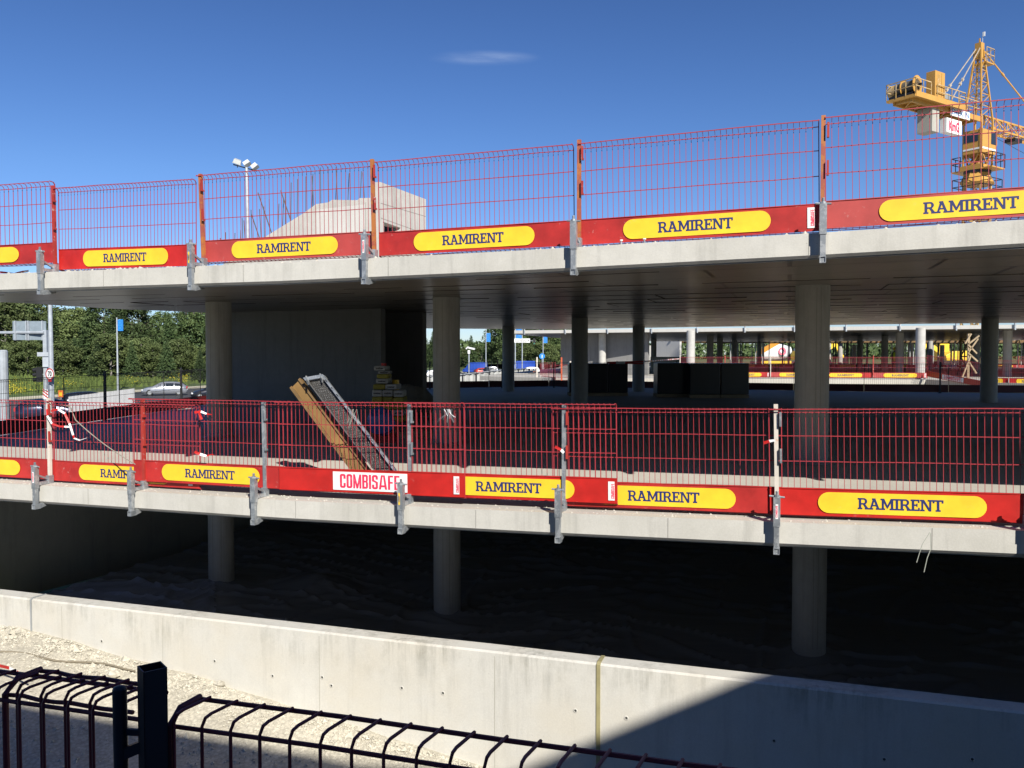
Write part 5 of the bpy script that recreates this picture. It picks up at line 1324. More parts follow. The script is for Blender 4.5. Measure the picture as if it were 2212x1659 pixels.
# soil heap, orange vest worker, mixer lorry, excavator, bracing tower
rnd = random.Random(2); mb = MB(); c = at(1117, 800, 66); nn_ = 26
for i in range(nn_):
    for j in range(nn_):
        x, y = -3 + 6 * i / (nn_ - 1), -3 + 6 * j / (nn_ - 1); d = math.hypot(x * .9, y)
        mb.v.append((c.x + x * .55, c.y + y, -4.3 + max(0, 3.1 - d * .95) + .25 * noise.noise((x, y, 2))))
for i in range(nn_ - 1):
    for j in range(nn_ - 1): a = i * nn_ + j; mb.f.append((a, a + nn_, a + nn_ + 1, a + 1)); mb.m.append(0)
tag(mb.build('soil_heap', concrete('soil', (.36, .24, .12), stain=.5, pores=False, streak=False), smooth=True), 'light brown soil heap beyond the far deck edge under the direction sign', 'soil heap')
def person(loc, rz, label, vest, trousers, bend=0, s=1.0, helmet=(.7, .5, .03)):
    o = empty('person', loc, rz, label, 'person'); o.scale = (s, s, s)
    cb, sb = math.cos(bend), math.sin(bend)
    def up(x, y, z):                   # bends everything above the hips forward (-y)
        z -= .92; return Vector((x, y * cb - z * sb, .92 + z * cb - y * sb * .2)) if z > 0 else Vector((x, y, z + .92))
    V = [up(0, 0, .95), up(0, 0, 1.18), up(0, 0, 1.40), up(0, 0, 1.50), up(0, -.02, 1.62), up(0, -.02, 1.73),
         up(.18, 0, 1.40), up(.23, -.03, 1.14), up(.24, -.16, .93), up(.24, -.22, .85), up(-.18, 0, 1.40), up(-.24, -.02, 1.14), up(-.25, -.12, .92), up(-.25, -.17, .84),
         Vector((.1, 0, .88)), Vector((.12, -.03, .48)), Vector((.13, .02, .08)), Vector((.13, -.14, .04)), Vector((-.1, 0, .88)), Vector((-.12, .03, .48)), Vector((-.14, .08, .08)), Vector((-.14, -.08, .04))]
    Ed = [(0, 1), (1, 2), (2, 3), (3, 4), (4, 5), (2, 6), (6, 7), (7, 8), (8, 9), (2, 10), (10, 11), (11, 12), (12, 13), (0, 14), (14, 15), (15, 16), (16, 17), (0, 18), (18, 19), (19, 20), (20, 21)]
    rad = [.15, .14, .16, .06, .09, .08, .07, .05, .04, .035, .07, .05, .04, .035, .1, .07, .05, .04, .1, .07, .05, .04]
    me = bpy.data.meshes.new('body'); me.from_pydata([tuple(v) for v in V], Ed, []); me.materials.append(trousers)
    b = link('body', me, o); sk = b.modifiers.new('skin', 'SKIN')
    for i, r_ in enumerate(rad): me.skin_vertices[0].data[i].radius = (r_, r_ * .8)
    me.skin_vertices[0].data[0].use_root = True
    b.modifiers.new('sub', 'SUBSURF').levels = 1; b.modifiers['sub'].render_levels = 1
    m = MB(); rings = [(up(0, 0, z), rx, ry) for z, rx, ry in ((.86, .2, .15), (1.1, .19, .15), (1.34, .23, .16), (1.46, .15, .12), (1.5, .07, .07))]
    for c_, rx, ry in rings:
        for k in range(12): a = 6.283 * k / 12; m.v.append((c_.x + rx * math.cos(a), c_.y + ry * math.sin(a) * cb, c_.z - ry * math.sin(a) * sb * .6))
    for i in range(4):
        for k in range(12): m.f.append((i * 12 + k, i * 12 + (k + 1) % 12, i * 12 + 12 + (k + 1) % 12, i * 12 + 12 + k)); m.m.append(0)
    m.build('vest', vest, o, smooth=True)
    m = MB(); h = up(0, -.03, 1.74); m.sphere(h, .125, 12, 6, (1, 1.15, .8)); m.build('helmet', flat('helmet', helmet, .3), o, smooth=True)
    hd = MB(); hd.sphere(up(0, -.03, 1.64), .095, 10, 7, (.85, 1, 1.2)); hd.sphere(up(0, -.13, 1.63), .02, 6, 4); hd.build('head', flat('skin_tone', (.45, .25, .17), .6), o, smooth=True)
    return o
VY, VO, TD = flat('vest_yellow', (.45, .55, .02), .6), flat('vest_orange', (.7, .16, .02), .6), flat('work_trousers', (.03, .035, .05), .8)
p = at(1932, 786, 60); person((p.x, 60, -1.26), R(20), 'worker in yellow safety vest and helmet standing on the second block', VY, TD)
p = at(1139, 822, 60); person((p.x, 60, p.z - .5), R(70), 'worker in orange vest bending down beyond the far deck edge', VO, TD, bend=1.25, helmet=(.7, .7, .7))
# mixer lorry
mx0 = at(1672, 768, 118); ml = empty('mixer_lorry', (mx0.x, 118, -1.9), 0, 'white and yellow concrete mixer lorry with red ring on its drum among the props', 'lorry')
MB().tube([(-2.3, 0, 1.9), (-1.6, 0, 2.0), (-.2, 0, 2.3), (1.2, 0, 2.4), (2.3, 0, 2.7)], [.35, .95, 1.25, 1.1, .45], 20).build('drum', WHT, ml, smooth=True)
e = disc(.30, .55, 0, 20).build('ring_logo', PINK, ml); e.location = (.75, -1.3, 2.5); e.rotation_euler = (R(-12), 0, 0)
MB().box(-3, 2.6, -1.1, 1.1, .75, 1.1).build('chassis', DARKST, ml); MB().prism([(5, .5), (3.1, .5), (3.1, 2.9), (4.6, 2.9), (5, 1.7)], -1.15, 1.15).build('cab', WHT, ml); MB().box(-2.6, 2.0, -1.25, -1.1, .8, 1.15).build('side_guard', YEL, ml)
for x in (4.1, -.2, -1.6): MB().tube([(x, -1.2, .5), (x, -.9, .5)], .5, 14).build('wheel', RUBBER, ml)
MB().box(3.4, 4.3, -1.17, -1.155, 1.8, 2.6).build('window', GLASS, ml)
OB = paint('orange_boom', (.62, .26, .02), .4)
def excavator(px, Y, rz, label, boom, body_mat):
    p = at(px, 768, Y); o = empty('excavator', (p.x, Y, -1.6), rz, label, 'excavator')
    for y in (-1.1, 1.1): MB().prism([(-2, .2), (-1.7, 0), (1.7, 0), (2, .2), (2, .7), (1.7, .9), (-1.7, .9), (-2, .7)], y - .28, y + .28).build('track', RUBBER, o)
    MB().prism([(-2.4, 1.0), (1.4, 1.0), (1.5, 1.6), (.6, 2.1), (-2.2, 2.2), (-2.5, 1.6)], -1.3, 1.3).build('upper_body', body_mat, o, bevel=.05)
    c_ = MB().prism([(.1, 1.6), (1.5, 1.6), (1.6, 2.2), (1.2, 3.1), (.1, 3.1)], -1.3, -.3).build('cab', body_mat, o)
    MB().box(.25, 1.25, -1.32, -1.305, 2.15, 2.95).build('window', GLASS, c_)
    MB().bar((1.2, .1, 1.7), (3.4, .1, 3.9) if boom else (3.2, .1, 3.2), .35, .5).build('boom', OB if boom else body_mat, o)
    MB().bar((3.4, .1, 3.9) if boom else (3.2, .1, 3.2), (5.2, .1, 2.4) if boom else (4.4, .1, 1.2), .25, .4).build('arm', OB if boom else body_mat, o)
    MB().prism([(4.1, .5), (4.9, .6), (4.8, 1.4), (4.2, 1.3)], -.4, .6).build('bucket', DARKST, o)
    return o
excavator(2055, 104, R(185), 'yellow excavator seen between props in the right of the second block', False, YEL)
excavator(1756, 112, R(10), 'yellow machine low behind the props just right of the thick column', False, YEL)
p0, p1 = at(1636, 764, 112), at(1681, 738, 112)
ob2 = tag(MB().bar(p0, p1, .45, .6).build('crane_boom', OB), 'orange telescopic boom rising diagonally over the mixer lorry', 'boom')
tw = empty('timber_tower', label='tall braced pale timber tower standing on the second block at the right', cat='timber bracing')
b0 = at(2091, 784, 43)
for dx, dy in ((0, 0), (.28, .5)): MB().bar((b0.x + dx, b0.y + dy, -1.26), (b0.x + dx, b0.y + dy, 1.1), .09).build('upright', PLANK, tw)
for x0, z0, x1, z1 in ((-.35, -1.2, .1, .0), (0, .2, .45, .85), (0, .6, .5, 1.0), (-.2, .6, .1, 1.1), (0, -.3, .4, -.9), (0, .1, .45, -.3), (.0, .5, .4, .1)):
    MB().bar((b0.x + x0, b0.y - .06, z0), (b0.x + x1, b0.y - .06, z1), .07).build('brace', PLANK, tw)
# ---------------------------------------------------------------- things on the decks
PALL = flat('dark_film_wrap', (.014, .015, .017), .35)
gd = 'dark wrapped stacks on the lower deck'
for (a, b, ya, yb, Y, lb) in ((1229, 1357, 784, 846, 31.5, 'widest dark wrapped stack, leftmost of the dark blocks on the lower deck'), (1420, 1489, 784, 848, 30.5, 'dark wrapped stack in the middle of the row under the striped tape'),
                              (1491, 1556, 785, 849, 30, 'dark wrapped stack second from the right with a pale seam'), (1558, 1619, 785, 850, 30, 'rightmost dark wrapped stack ending before the red barriers')):
    A, B = at(a, ya, Y), at(b, ya, Y); u, v = uv((A.x, Y)); zd = deck_z(0, u, v)
    o = empty('wrapped_stack', (A.x, Y, zd), 0, lb, 'pallet stack', gd); L = B.x - A.x; h = A.z - zd
    n = max(1, round(L / .85))
    for k in range(n): MB().box(L * k / n + .008, L * (k + 1) / n - .008, 0, .9, .13, h - .015 * ((k * 7) % 3)).build('block', PALL, o, bevel=.02)
    for y in (.02, .4, .8): MB().box(0, L, y, y + .1, 0, .12).build('skid', PLANK, o)
# bags pile by the core
BAGW = paint('paper_bag', (.48, .48, .46), .8, dirt=.3); BAGY = paint('yellow_bag_print', (.36, .31, .05), .7, dirt=.3); BTXT = font_mesh('weber', .066, 1.0, .002, BLACKP, M=FACE)
pal = empty('pallet', label='wooden pallet carrying the pile of cement bags beside the stair core', cat='pallet')
A = at(803, 880, 16.6); dz_ = deck_z(0, *uv((A.x, A.y)))
for k in range(5): MB().box(A.x - .05, A.x + 1.25, A.y + k * .2, A.y + k * .2 + .12, dz_ + .1, dz_ + .13).build('board', PLANK, pal)
for y in (0, .4, .8): MB().box(A.x - .05, A.x + 1.25, A.y + y, A.y + y + .1, dz_, dz_ + .1).build('bearer', PLANK, pal)
def bag(x, y, z, w_=.41, h=.16, d=.6, rz=0, top=True, kind=2, label=''):
    o = empty('cement_bag', (x, y, z), rz, label, 'cement bag', 'cement bags piled beside the stair core')
    def pil(z0, z1, y0, name, mat):
        m = MB(); nx, nz = 6, 4
        for s in (0, 1):
            pass
        bb = MB().box(0, w_, y0, d, z0, z1).build(name, mat, o, bevel=.025); return bb
    if kind == 0: pil(0, h, 0, 'sack', BAGW)
    elif kind == 1: pil(0, h, 0, 'sack', BAGY)
    else: pil(h * .5, h, 0, 'white_sack', BAGW); pil(0, h * .49, 0, 'yellow_sack', BAGY)
    if kind != 1: e = link('lettering', BTXT, o, Matrix.Translation((w_ / 2, -.004, h * (.5 if kind == 0 else .75))) @ Matrix.Diagonal((.9, 1, .75, 1)))
    return o
def pxz(px, py, Y): return at(px, py, Y)
Yb = 16.6
for k, (x0, y1, yy0, kd, lb) in enumerate(((803, 871, 857, 1, 'yellow half of the left cement bag at the bottom of the visible pile'), (803, 857, 842, 0, 'white bag at the left of the full row of three'), (826, 871, 857, 1, 'yellow bag in the middle of the row of three'), (826, 857, 842, 0, 'white bag in the middle of the full row of three'),
      (849, 871, 858, 1, 'yellow bag at the right of the row of three'), (849, 858, 843, 0, 'white bag at the right of the row of three'), (804, 842, 830, 1, 'yellow bag lying flat on the row of three at left'), (830, 842, 830, 0, 'crumpled white bag lying on the row of three'), (810, 829, 818, 0, 'white bag third from the top of the pile'),
      (812, 818, 808, 1, 'yellow bag just below the two top bags'), (815, 808, 801, 0, 'white bag second from the top of the pile'), (805, 801, 790, 0, 'topmost white bag of the pile, pushed to the left'))):
    b0 = at(x0, y1, Yb); t0 = at(x0, yy0, Yb)
    bag(b0.x, Yb + (.0 if k < 6 else .08) + .02 * (k % 3), b0.z, w_=.2 if k < 6 else .235, h=t0.z - b0.z - .004, d=.5, kind=kd, rz=R((k * 37) % 7 - 3), label=lb)
for k in range(3):
    for j in range(3):
        b0 = at(803 + 23 * k, 885 + 14 * j, Yb); zz = at(0, 885 + 14 * j, Yb).z
        if zz > dz_ + .12: bag(b0.x, Yb + .01 * k, zz, w_=.2, h=.118, d=.5, kind=(j + 1) % 2, label='cement bag behind the barrier wires, %s column, %s row under the white ones' % (('left', 'middle', 'right')[k], ORD[j]))
p = at(829, 788, Yb + .2); tag(MB().tube([(p.x, p.y, p.z - .05), (p.x, p.y, p.z + .03)], [.045, .055], 12).build('red_cup', RED3), 'small red pot standing on top of the cement bag pile', 'pot')
p = at(855, 842, 17); tag(MB().tube([(p.x, p.y, p.z), (p.x, p.y, p.z + .2)], [.07, .065], 14).build('yellow_bucket', YEL), 'small yellow canister standing right of the cement bags', 'canister')
rnd = random.Random(6); mb = MB(); c = at(893, 868, 18.2); zc = deck_z(0, *uv((c.x, c.y)))
for i in range(24):
    for j in range(16):
        x, y = -.75 + 1.5 * i / 23, -.5 + j / 15; d = math.hypot(x, y * 1.3); mb.v.append((c.x + x, c.y + y, zc + max(0, min(.95, 1.25 - d * 1.25)) + .09 * noise.noise((x * 5, y * 5, 1)) + .05 * noise.noise((x * 12, y * 12, 1))))
for i in range(23):
    for j in range(15): a = i * 16 + j; mb.f.append((a, a + 16, a + 17, a + 1)); mb.m.append(0)
tag(mb.build('big_sack', paint('grey_sacking', (.16, .155, .14), .8), smooth=False), 'crumpled grey heap of sacks between the cement bags and the middle column', 'sack heap')
bd = empty('mixer_drum', (at(832, 900, 15.2).x, 15.2, deck_z(0, *uv((-1.9, 15.6)))), 0, 'blue concrete mixer drum tilted on its stand behind the wires', 'concrete mixer')
MB().tube([(0, 0, .45), (-.05, -.12, .62), (-.12, -.3, .95), (-.17, -.42, 1.1)], [.2, .38, .36, .22], 18).build('drum', flat('mixer_blue', (.03, .10, .32), .5), bd, smooth=True)
MB().bar((-.35, 0, 0), (-.3, 0, .8), .05).build('leg', RED2, bd); MB().bar((.35, 0, 0), (.3, 0, .8), .05).build('leg', RED2, bd); MB().box(-.3, .3, -.1, .3, .1, .4).build('motor_box', flat('mixer_red', (.3, .03, .02), .6), bd)
bd.scale = (.62, .62, .58)
# leaning scaffold deck and timber formwork beam
sc0 = empty('scaffold_deck', label='galvanised scaffold deck with perforated black board leaning behind the lower barrier', cat='scaffold deck')
def P3(px, py, Y): return at(px, py, Y)
tl_, tr_ = P3(661, 822, 11.55), P3(704, 815, 11.45)
bl_, br_ = P3(825, 1042, 10.55), P3(872, 1034, 10.45)
ax = (br_ - tr_).normalized(); axw = (tr_ - tl_).normalized(); nrm = axw.cross(ax).normalized()
if nrm.y > 0: nrm = -nrm
def SP(t, s, h=0): return tl_.lerp(bl_, t).lerp(tr_.lerp(br_, t), s) + nrm * h
m_ = MB(); n = 11; mb2 = MB()
PERF, t_, b_ = nodes('perforated_board')
br = N(t_, 'ShaderNodeTexVoronoi', Scale=55.); br.feature = 'F1'; t_.links.new(coord(t_, (1, 1, 1)), br.inputs['Vector'])
t_.links.new(mixf(t_, ramp(t_, br.outputs['Distance'], [(.2, 1.), (.3, 0.)]), (.035, .033, .03), (.16, .155, .15)), b_.inputs['Base Color']); b_.inputs['Roughness'].default_value = .6
m_.poly([SP(0, .1), SP(1, .1), SP(1, .88), SP(0, .88), SP(0, .1, -.03), SP(1, .1, -.03), SP(1, .88, -.03), SP(0, .88, -.03)], [(0, 1, 2, 3), (7, 6, 5, 4), (0, 4, 5, 1), (2, 6, 7, 3), (0, 3, 7, 4)])
m_.build('deck_board', PERF, sc0)
# raised anti-slip rings, stuff
mb = MB(); L = (br_ - tr_).length
for i in range(int(L / .045)):
    for j in range(7):
        t, s = (i + .5) * .045 / L, .17 + j * .105 + (.05 if i % 2 else 0)
        if t > .99 or s > .86: continue
        c_ = SP(t, s, .002); a_ = (SP(t, s + .01) - SP(t, s)).normalized() * .006; d_ = ax * .006
        mb.poly([c_ - a_, c_ - d_, c_ + a_, c_ + d_, c_ + nrm * .006], [(0, 1, 4), (1, 2, 4), (2, 3, 4), (3, 0, 4)])
tag(mb.build('grip_studs', GALV, sc0, fix=False), kind='stuff')
ss = MB()
ss.poly([SP(0, .88), SP(1, .88), SP(1, 1.0), SP(0, 1.0), SP(0, .88, .05), SP(1, .88, .05), SP(1, 1.0, .05), SP(0, 1.0, .05)], [(4, 5, 6, 7), (0, 4, 7, 3), (0, 1, 5, 4), (3, 7, 6, 2), (1, 2, 6, 5), (3, 2, 1, 0)])
ssg = ss.build('side_rail', GALV, sc0)
for k in range(13):
    t = .05 + k * .075; c_ = SP(t, .94, .0512); a_ = (SP(t, .965) - SP(t, .94)); d_ = ax * (.022 if k % 2 else .034)
    MB().poly([c_ + a_ * math.cos(q * .7854) + d_ * math.sin(q * .7854) for q in range(8)], [tuple(range(8))]).build('hole', BLACKP, ssg)
MB().poly([SP(-.02, 0, .04), SP(.012, 0, .04), SP(.012, 1, .05), SP(-.02, 1, .05), SP(-.02, 0, -.03), SP(.012, 0, -.03), SP(.012, 1, -.03), SP(-.02, 1, -.03)], [(0, 1, 2, 3), (7, 6, 5, 4), (0, 3, 7, 4), (0, 4, 5, 1), (1, 5, 6, 2), (2, 6, 7, 3)]).build('end_hook_rail', GALV, sc0)
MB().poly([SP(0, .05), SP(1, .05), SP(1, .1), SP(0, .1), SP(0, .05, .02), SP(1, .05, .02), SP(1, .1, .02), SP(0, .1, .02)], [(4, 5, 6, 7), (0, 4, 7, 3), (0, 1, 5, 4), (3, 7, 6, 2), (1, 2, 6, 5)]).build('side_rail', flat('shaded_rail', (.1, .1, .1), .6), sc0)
for s in (.1, .8): MB().bar(SP(-.03, s, .0), SP(.05, s, .07), .02, .05).build('hook', GALV, sc0)
ht = empty('formwork_beam', label='worn yellow timber formwork beam leaning left of the scaffold deck', cat='timber beam')
q0, q1 = P3(640, 829, 11.75), P3(802, 1046, 10.75); dd = (q1 - q0).normalized(); sx_ = dd.cross(Vector((0, 1, 0))).normalized(); sy_ = dd.cross(sx_).normalized()
if sx_.x < 0: sx_ = -sx_
if sy_.y > 0: sy_ = -sy_
def beam(a0, a1, b0, b1, nm, mat=TIMBER):
    MB().poly([q + sx_ * a + sy_ * b for q in (q0, q1) for a, b in ((a0, b0), (a1, b0), (a1, b1), (a0, b1))], [(0, 1, 2, 3), (7, 6, 5, 4), (0, 4, 5, 1), (1, 5, 6, 2), (2, 6, 7, 3), (3, 7, 4, 0)]).build(nm, mat, ht)
beam(-.10, -.062, -.04, .04, 'flange'); beam(.062, .10, -.04, .04, 'flange'); beam(-.0615, .0615, -.013, .013, 'web', paint('timber_web', (.24, .14, .045), .7, dirt=.4))
# ---------------------------------------------------------------- floodlight mast
fm = empty('floodlight_mast', (at(533, 400, 62).x, 62, -4.3), 0, 'floodlight mast with three lamps rising behind the upper deck', 'floodlight mast')
topz = at(533, 362, 62).z + 4.3
MB().tube([(0.15, 0, 0), (0, 0, topz)], [.17, .11], 12).build('pole', POLE, fm)
MB().bar((-.95, 0, topz + .22), (.75, 0, topz - .25), .08).build('crossbar', DARKST, fm)
for (x, z, rx, ry, w_) in ((-.66, .42, R(20), R(18), .36), (.02, .28, R(-35), R(-35), .3), (.58, .06, R(-30), R(-40), .3)):
    l = MB().prism([(-w_, -.2), (w_, -.2), (w_ * .75, .2), (-w_ * .75, .2)], -.2, .2).build('lamp_head', paint('lamp_shell', (.45, .47, .48), .4) if 'lamp_shell' not in bpy.data.materials else bpy.data.materials['lamp_shell'], fm)
    l.scale = (.85, .85, .85); l.location = (x, 0, topz + z); l.rotation_euler = (rx, ry, R(15))
    g_ = MB().box(-w_ * .85, w_ * .85, -.215, -.202, -.17, .17).build('lens', flat('lamp_lens', (.62, .64, .62), .2) if 'lamp_lens' not in bpy.data.materials else bpy.data.materials['lamp_lens'], l)
    MB().bar((x, 0, topz + z), (x, 0, topz + (.0 if x < 0 else -.1)), .05).build('yoke', DARKST, fm)
# ---------------------------------------------------------------- tower crane (local x along the jib, away from the camera)
CRX, CRY = at(2104, 768, 74).x, 74
cr = empty('tower_crane', (CRX, CRY, 0), math.atan2(.555, .83), 'yellow tower crane with concrete counterweight rising behind the upper deck at the right', 'tower crane')
cr.scale = (.90, .76, 1.05)
def lattice(mb, a, b, up, w0, w1, n, r=.05, rr_=.03, sides=4, mid=True):
    """square (4) or triangular (3) truss from a to b"""
    a, b = Vector(a), Vector(b); d = (b - a).normalized(); up = Vector(up); x = d.cross(up).normalized(); y = x.cross(d)
    cs = [(-1, -1), (1, -1), (1, 1), (-1, 1)] if sides == 4 else [(-1, -.6), (1, -.6), (0, 1)]
    def P(t, k): w_ = w0 + (w1 - w0) * t; c = cs[k % len(cs)]; return a.lerp(b, t) + x * c[0] * w_ / 2 + y * c[1] * w_ / 2
    for k in range(len(cs)):
        mb.bar(P(0, k), P(1, k), r * 2)
        for i in range(n):
            t0, t1 = i / n, (i + 1) / n
            if i % 2: mb.bar(P(t0, k), P(t1, k + 1), rr_ * 2)
            else: mb.bar(P(t0, k + 1), P(t1, k), rr_ * 2)
            mb.bar(P(t1, k), P(t1, k + 1), rr_ * 2)
    return mb
def rail(mb, pts, h=1.05, step=1.0, r=.022, zz=(1.05, .55)):
    for a, b in zip(pts, pts[1:]):
        a, b = Vector(a), Vector(b); L = (b - a).length; n = max(1, round(L / step))
        for q in zz: mb.bar(a + Vector((0, 0, q)), b + Vector((0, 0, q)), r * 2)
        for i in range(n + 1): p = a.lerp(b, i / n); mb.bar(p, p + Vector((0, 0, h)), r * 2)
def part(mb, nm, mat=None, p=None, **k): return mb.build(nm, mat or CYEL, p or cr, **k)
MS = paint('mast_yellow', (.5, .33, .12), .5, wear=.5, wearc=(.6, .5, .38), amount=.5, scale=2)
part(lattice(MB(), (0, 0, -4.3), (0, 0, 14.0), (1, 0, 0), 1.9, 1.9, 13, .09, .05), 'mast', MS)
m = MB(); m.box(-1.7, 1.7, -1.75, -1.0, 13.1, 13.25); m.box(-1.7, 1.7, 1.0, 1.75, 13.1, 13.25); part(m, 'mast_platform', MS)
m = MB(); rail(m, [(-1.7, -1.75, 13.2), (1.7, -1.75, 13.2), (1.7, 1.75, 13.2), (-1.7, 1.75, 13.2), (-1.7, -1.75, 13.2)], 1.2, 1.1, .03, (1.2, .6)); part(m, 'railing', DARKST)
# slewing ring and its collar
m = MB(); m.tube([(0, 0, 13.95), (0, 0, 14.1), (0, 0, 14.75), (0, 0, 14.9)], [1.55, 1.75, 1.35, 1.3], 8); part(m, 'ring_support')
m = MB(); m.tube([(0, 0, 14.9), (0, 0, 15.1)], 1.35, 24); part(m, 'slewing_ring', DARKST)
m = MB(); m.box(-1.25, 1.25, -1.2, 1.2, 15.1, 15.5); part(m, 'turntable')
for s in (-1, 1):
    m = MB(); m.box(-1.1, 1.2, s * 1.2 if s > 0 else -2.3, 2.3 if s > 0 else -1.2, 15.1, 15.2); pl = part(m, 'slew_platform')
    m = MB(); rail(m, [(-1.1, s * 1.25, 15.2), (-1.1, s * 2.3, 15.2), (1.2, s * 2.3, 15.2), (1.2, s * 1.25, 15.2)], 1.1, .8, .03, (1.1, .6)); part(m, 'railing', DARKST, pl)
# tower section: four posts with V braces, motors inside
m = MB()
for x in (-1, 1):
    for y in (-1, 1): m.bar((x * 1.0, y * 1.0, 15.5), (x * 1.0, y * 1.0, 19.3), .17)
for s in (-1, 1):
    for a, b in (((-1, s), (0, s)), ((1, s), (0, s))): m.bar((a[0], s * 1.0, 16.7), (0, s * 1.0, 15.55), .12)
    m.bar((s * 1.0, -1, 16.7), (s * 1.0, 0, 15.55), .12); m.bar((s * 1.0, 1, 16.7), (s * 1.0, 0, 15.55), .12)
part(m, 'tower_section')
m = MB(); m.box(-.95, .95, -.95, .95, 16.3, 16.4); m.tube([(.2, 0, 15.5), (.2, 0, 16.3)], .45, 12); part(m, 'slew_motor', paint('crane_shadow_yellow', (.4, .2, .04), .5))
# cab under the jib, glazed towards the camera and the right
cabm = MB(); cabm.prism([(-1.2, 16.4), (1.15, 16.4), (1.5, 17.3), (1.45, 18.3), (-1.2, 18.3)], -1.25, .95)
cab = part(cabm, 'cab', bevel=.03)
part(MB().box(-1.225, -1.205, -.75, .85, 17.35, 18.05), 'window', GLASS, cab); part(MB().box(.35, 1.35, -1.275, -1.255, 17.2, 18.2), 'window', GLASS, cab)
part(MB().box(-1.23, -1.205, -1.2, .9, 16.7, 16.84), 'white_band', WHITE, cab); part(MB().box(-1.2, 1.2, -1.28, -1.255, 16.7, 16.84), 'white_band', WHITE, cab)
part(MB().box(-1.235, -1.2, -1.26, -.95, 16.4, 18.3), 'corner_post', CYEL, cab)
# crown section, cat head
m = MB()
for x in (-1.05, 1.05):
    for y in (-1, 1): m.bar((x, y * .95, 19.3), (.0 + x * .16, y * .28, 25.2), .15)
for i in range(6):
    t0, t1 = i / 6, (i + 1) / 6
    def Q(t, sx, sy): return Vector((sx * (1.05 + (.168 - 1.05) * t), sy * (.95 + (.28 - .95) * t), 19.3 + 5.9 * t))
    for sx, sy, tx, ty in ((-1, -1, 1, -1), (1, -1, 1, 1), (1, 1, -1, 1), (-1, 1, -1, -1)):
        m.bar(Q(t0, sx, sy), Q(t1, tx, ty), .055); m.bar(Q(t1, sx, sy), Q(t1, tx, ty), .055)
part(m, 'tower_head')
m = MB(); m.box(-.3, .3, -.35, .35, 24.3, 25.5); m.bar((0, 0, 25.4), (0, 0, 25.9), .12); part(m, 'head_block')
m = MB(); m.box(.1, 1.5, -.75, .75, 23.85, 23.95); hp = part(m, 'head_platform')
m = MB(); rail(m, [(.1, -.75, 23.95), (1.5, -.75, 23.95), (1.5, .75, 23.95), (.1, .75, 23.95)], 1.15, .7, .025, (1.15, .6)); part(m, 'railing', MS, hp)
m = MB(); m.bar((1.5, .6, 25.0), (1.5, .6, 26.8), .03); m.box(1.46, 1.54, .35, .6, 26.45, 26.8); part(m, 'wind_vane', WHITE)
m = MB()
for k in range(9): m.bar((-.15, -.25, 19.8 + k * .6), (.15, -.25, 19.8 + k * .6), .03)
part(m, 'ladder', GALV)
m = MB()
for k in range(4): m.tube([(.35 + .42 * math.cos(a * .45), .42 * math.sin(a * .45), 21.2 + k * .8) for a in range(15)], .03, 5, caps=False)
part(m, 'safety_hoop', GALV)
# jib: triangular truss
part(lattice(MB(), (1.0, 0, 19.1), (30, 0, 19.1), (0, 0, 1), 1.35, 1.35, 26, .07, .035, 3), 'jib')
part(MB().bar((1.1, 0, 19.75), (1.1, 0, 19.0), .15), 'jib_pin')
m = MB(); m.bar((.1, 0, 25.3), (14, 0, 20.0), .10); m.bar((4.2, 0, 23.74), (4.6, 0, 23.59), .17); part(m, 'jib_tie_bar')
part(MB().bar((2.0, 0, 18.4), (24, 0, 15.8), .03), 'hoist_rope', DARKST)
part(MB().box(6, 7.4, -.6, .6, 18.2, 18.5), 'trolley', DARKST)
# counter jib
m = MB()
for y in (-.95, .95): m.box(-12.6, -.9, y - .09, y + .09, 18.85, 19.25)
for k in range(9): m.box(-12.5 + k * 1.4, -12.4 + k * 1.4, -.86, .86, 18.92, 19.1)
m.box(-12.6, -.9, -.85, .85, 19.12, 19.16)
for k in range(8): m.bar((-12.4 + k * 1.4, -.85, 18.97), (-11.0 + k * 1.4, .85, 18.97), .08)
cj = part(m, 'counter_jib')
m = MB(); m.box(-12.9, -5.0, -1.7, -1.04, 19.2, 19.28); m.box(-12.9, -5.0, 1.04, 1.5, 19.2, 19.28); m.box(-13.0, -12.6, -1.7, 1.5, 19.1, 19.28); m.box(-12.9, -5.0, -1.76, -1.7, 19.1, 19.5); wk = part(m, 'walkway')
m = MB(); rail(m, [(-9.6, -1.72, 19.28), (-5.0, -1.72, 19.28), (-5.0, -1.1, 19.28)], 1.15, 1.3, .03, (1.15, .6)); rail(m, [(-10.6, -1.72, 19.28), (-13.0, -1.72, 19.28), (-13.0, 1.5, 19.28), (-10.4, 1.5, 19.28)], 1.15, 1.2, .03, (1.15, .6)); rail(m, [(-5.0, -1.0, 19.28), (-1.0, -1.0, 19.28)], 1.1, 1.4, .025, (1.1, .55)); rail(m, [(-10, 1.5, 19.28), (-1.0, 1.1, 19.28)], 1.1, 1.6, .025, (1.1,)); part(m, 'railing', MS, wk)
# winch
m = MB(); m.tube([(-11.9, -1.15, 20.15), (-11.9, 1.15, 20.15)], .46, 20); dr = part(m, 'winch_drum', paint('rope_on_drum', (.12, .11, .09), .6))
for y in (-1.15, .35): part(MB().tube([(-11.9, y, 20.15), (-11.9, y + .07, 20.15)], .72 if y < 0 else .6, 22), 'flange', CYEL, dr)
part(MB().tube([(-11.9, 1.15, 20.1), (-11.9, 1.9, 20.1)], .48, 16), 'gearbox', MS, dr); part(MB().box(-12.5, -11.3, -1.0, 1.6, 19.28, 19.6), 'winch_frame', DARKST)
part(MB().bar((-11.9, -1.25, 20.15), (-11.9, -1.6, 20.15), .16), 'shaft', DARKST)
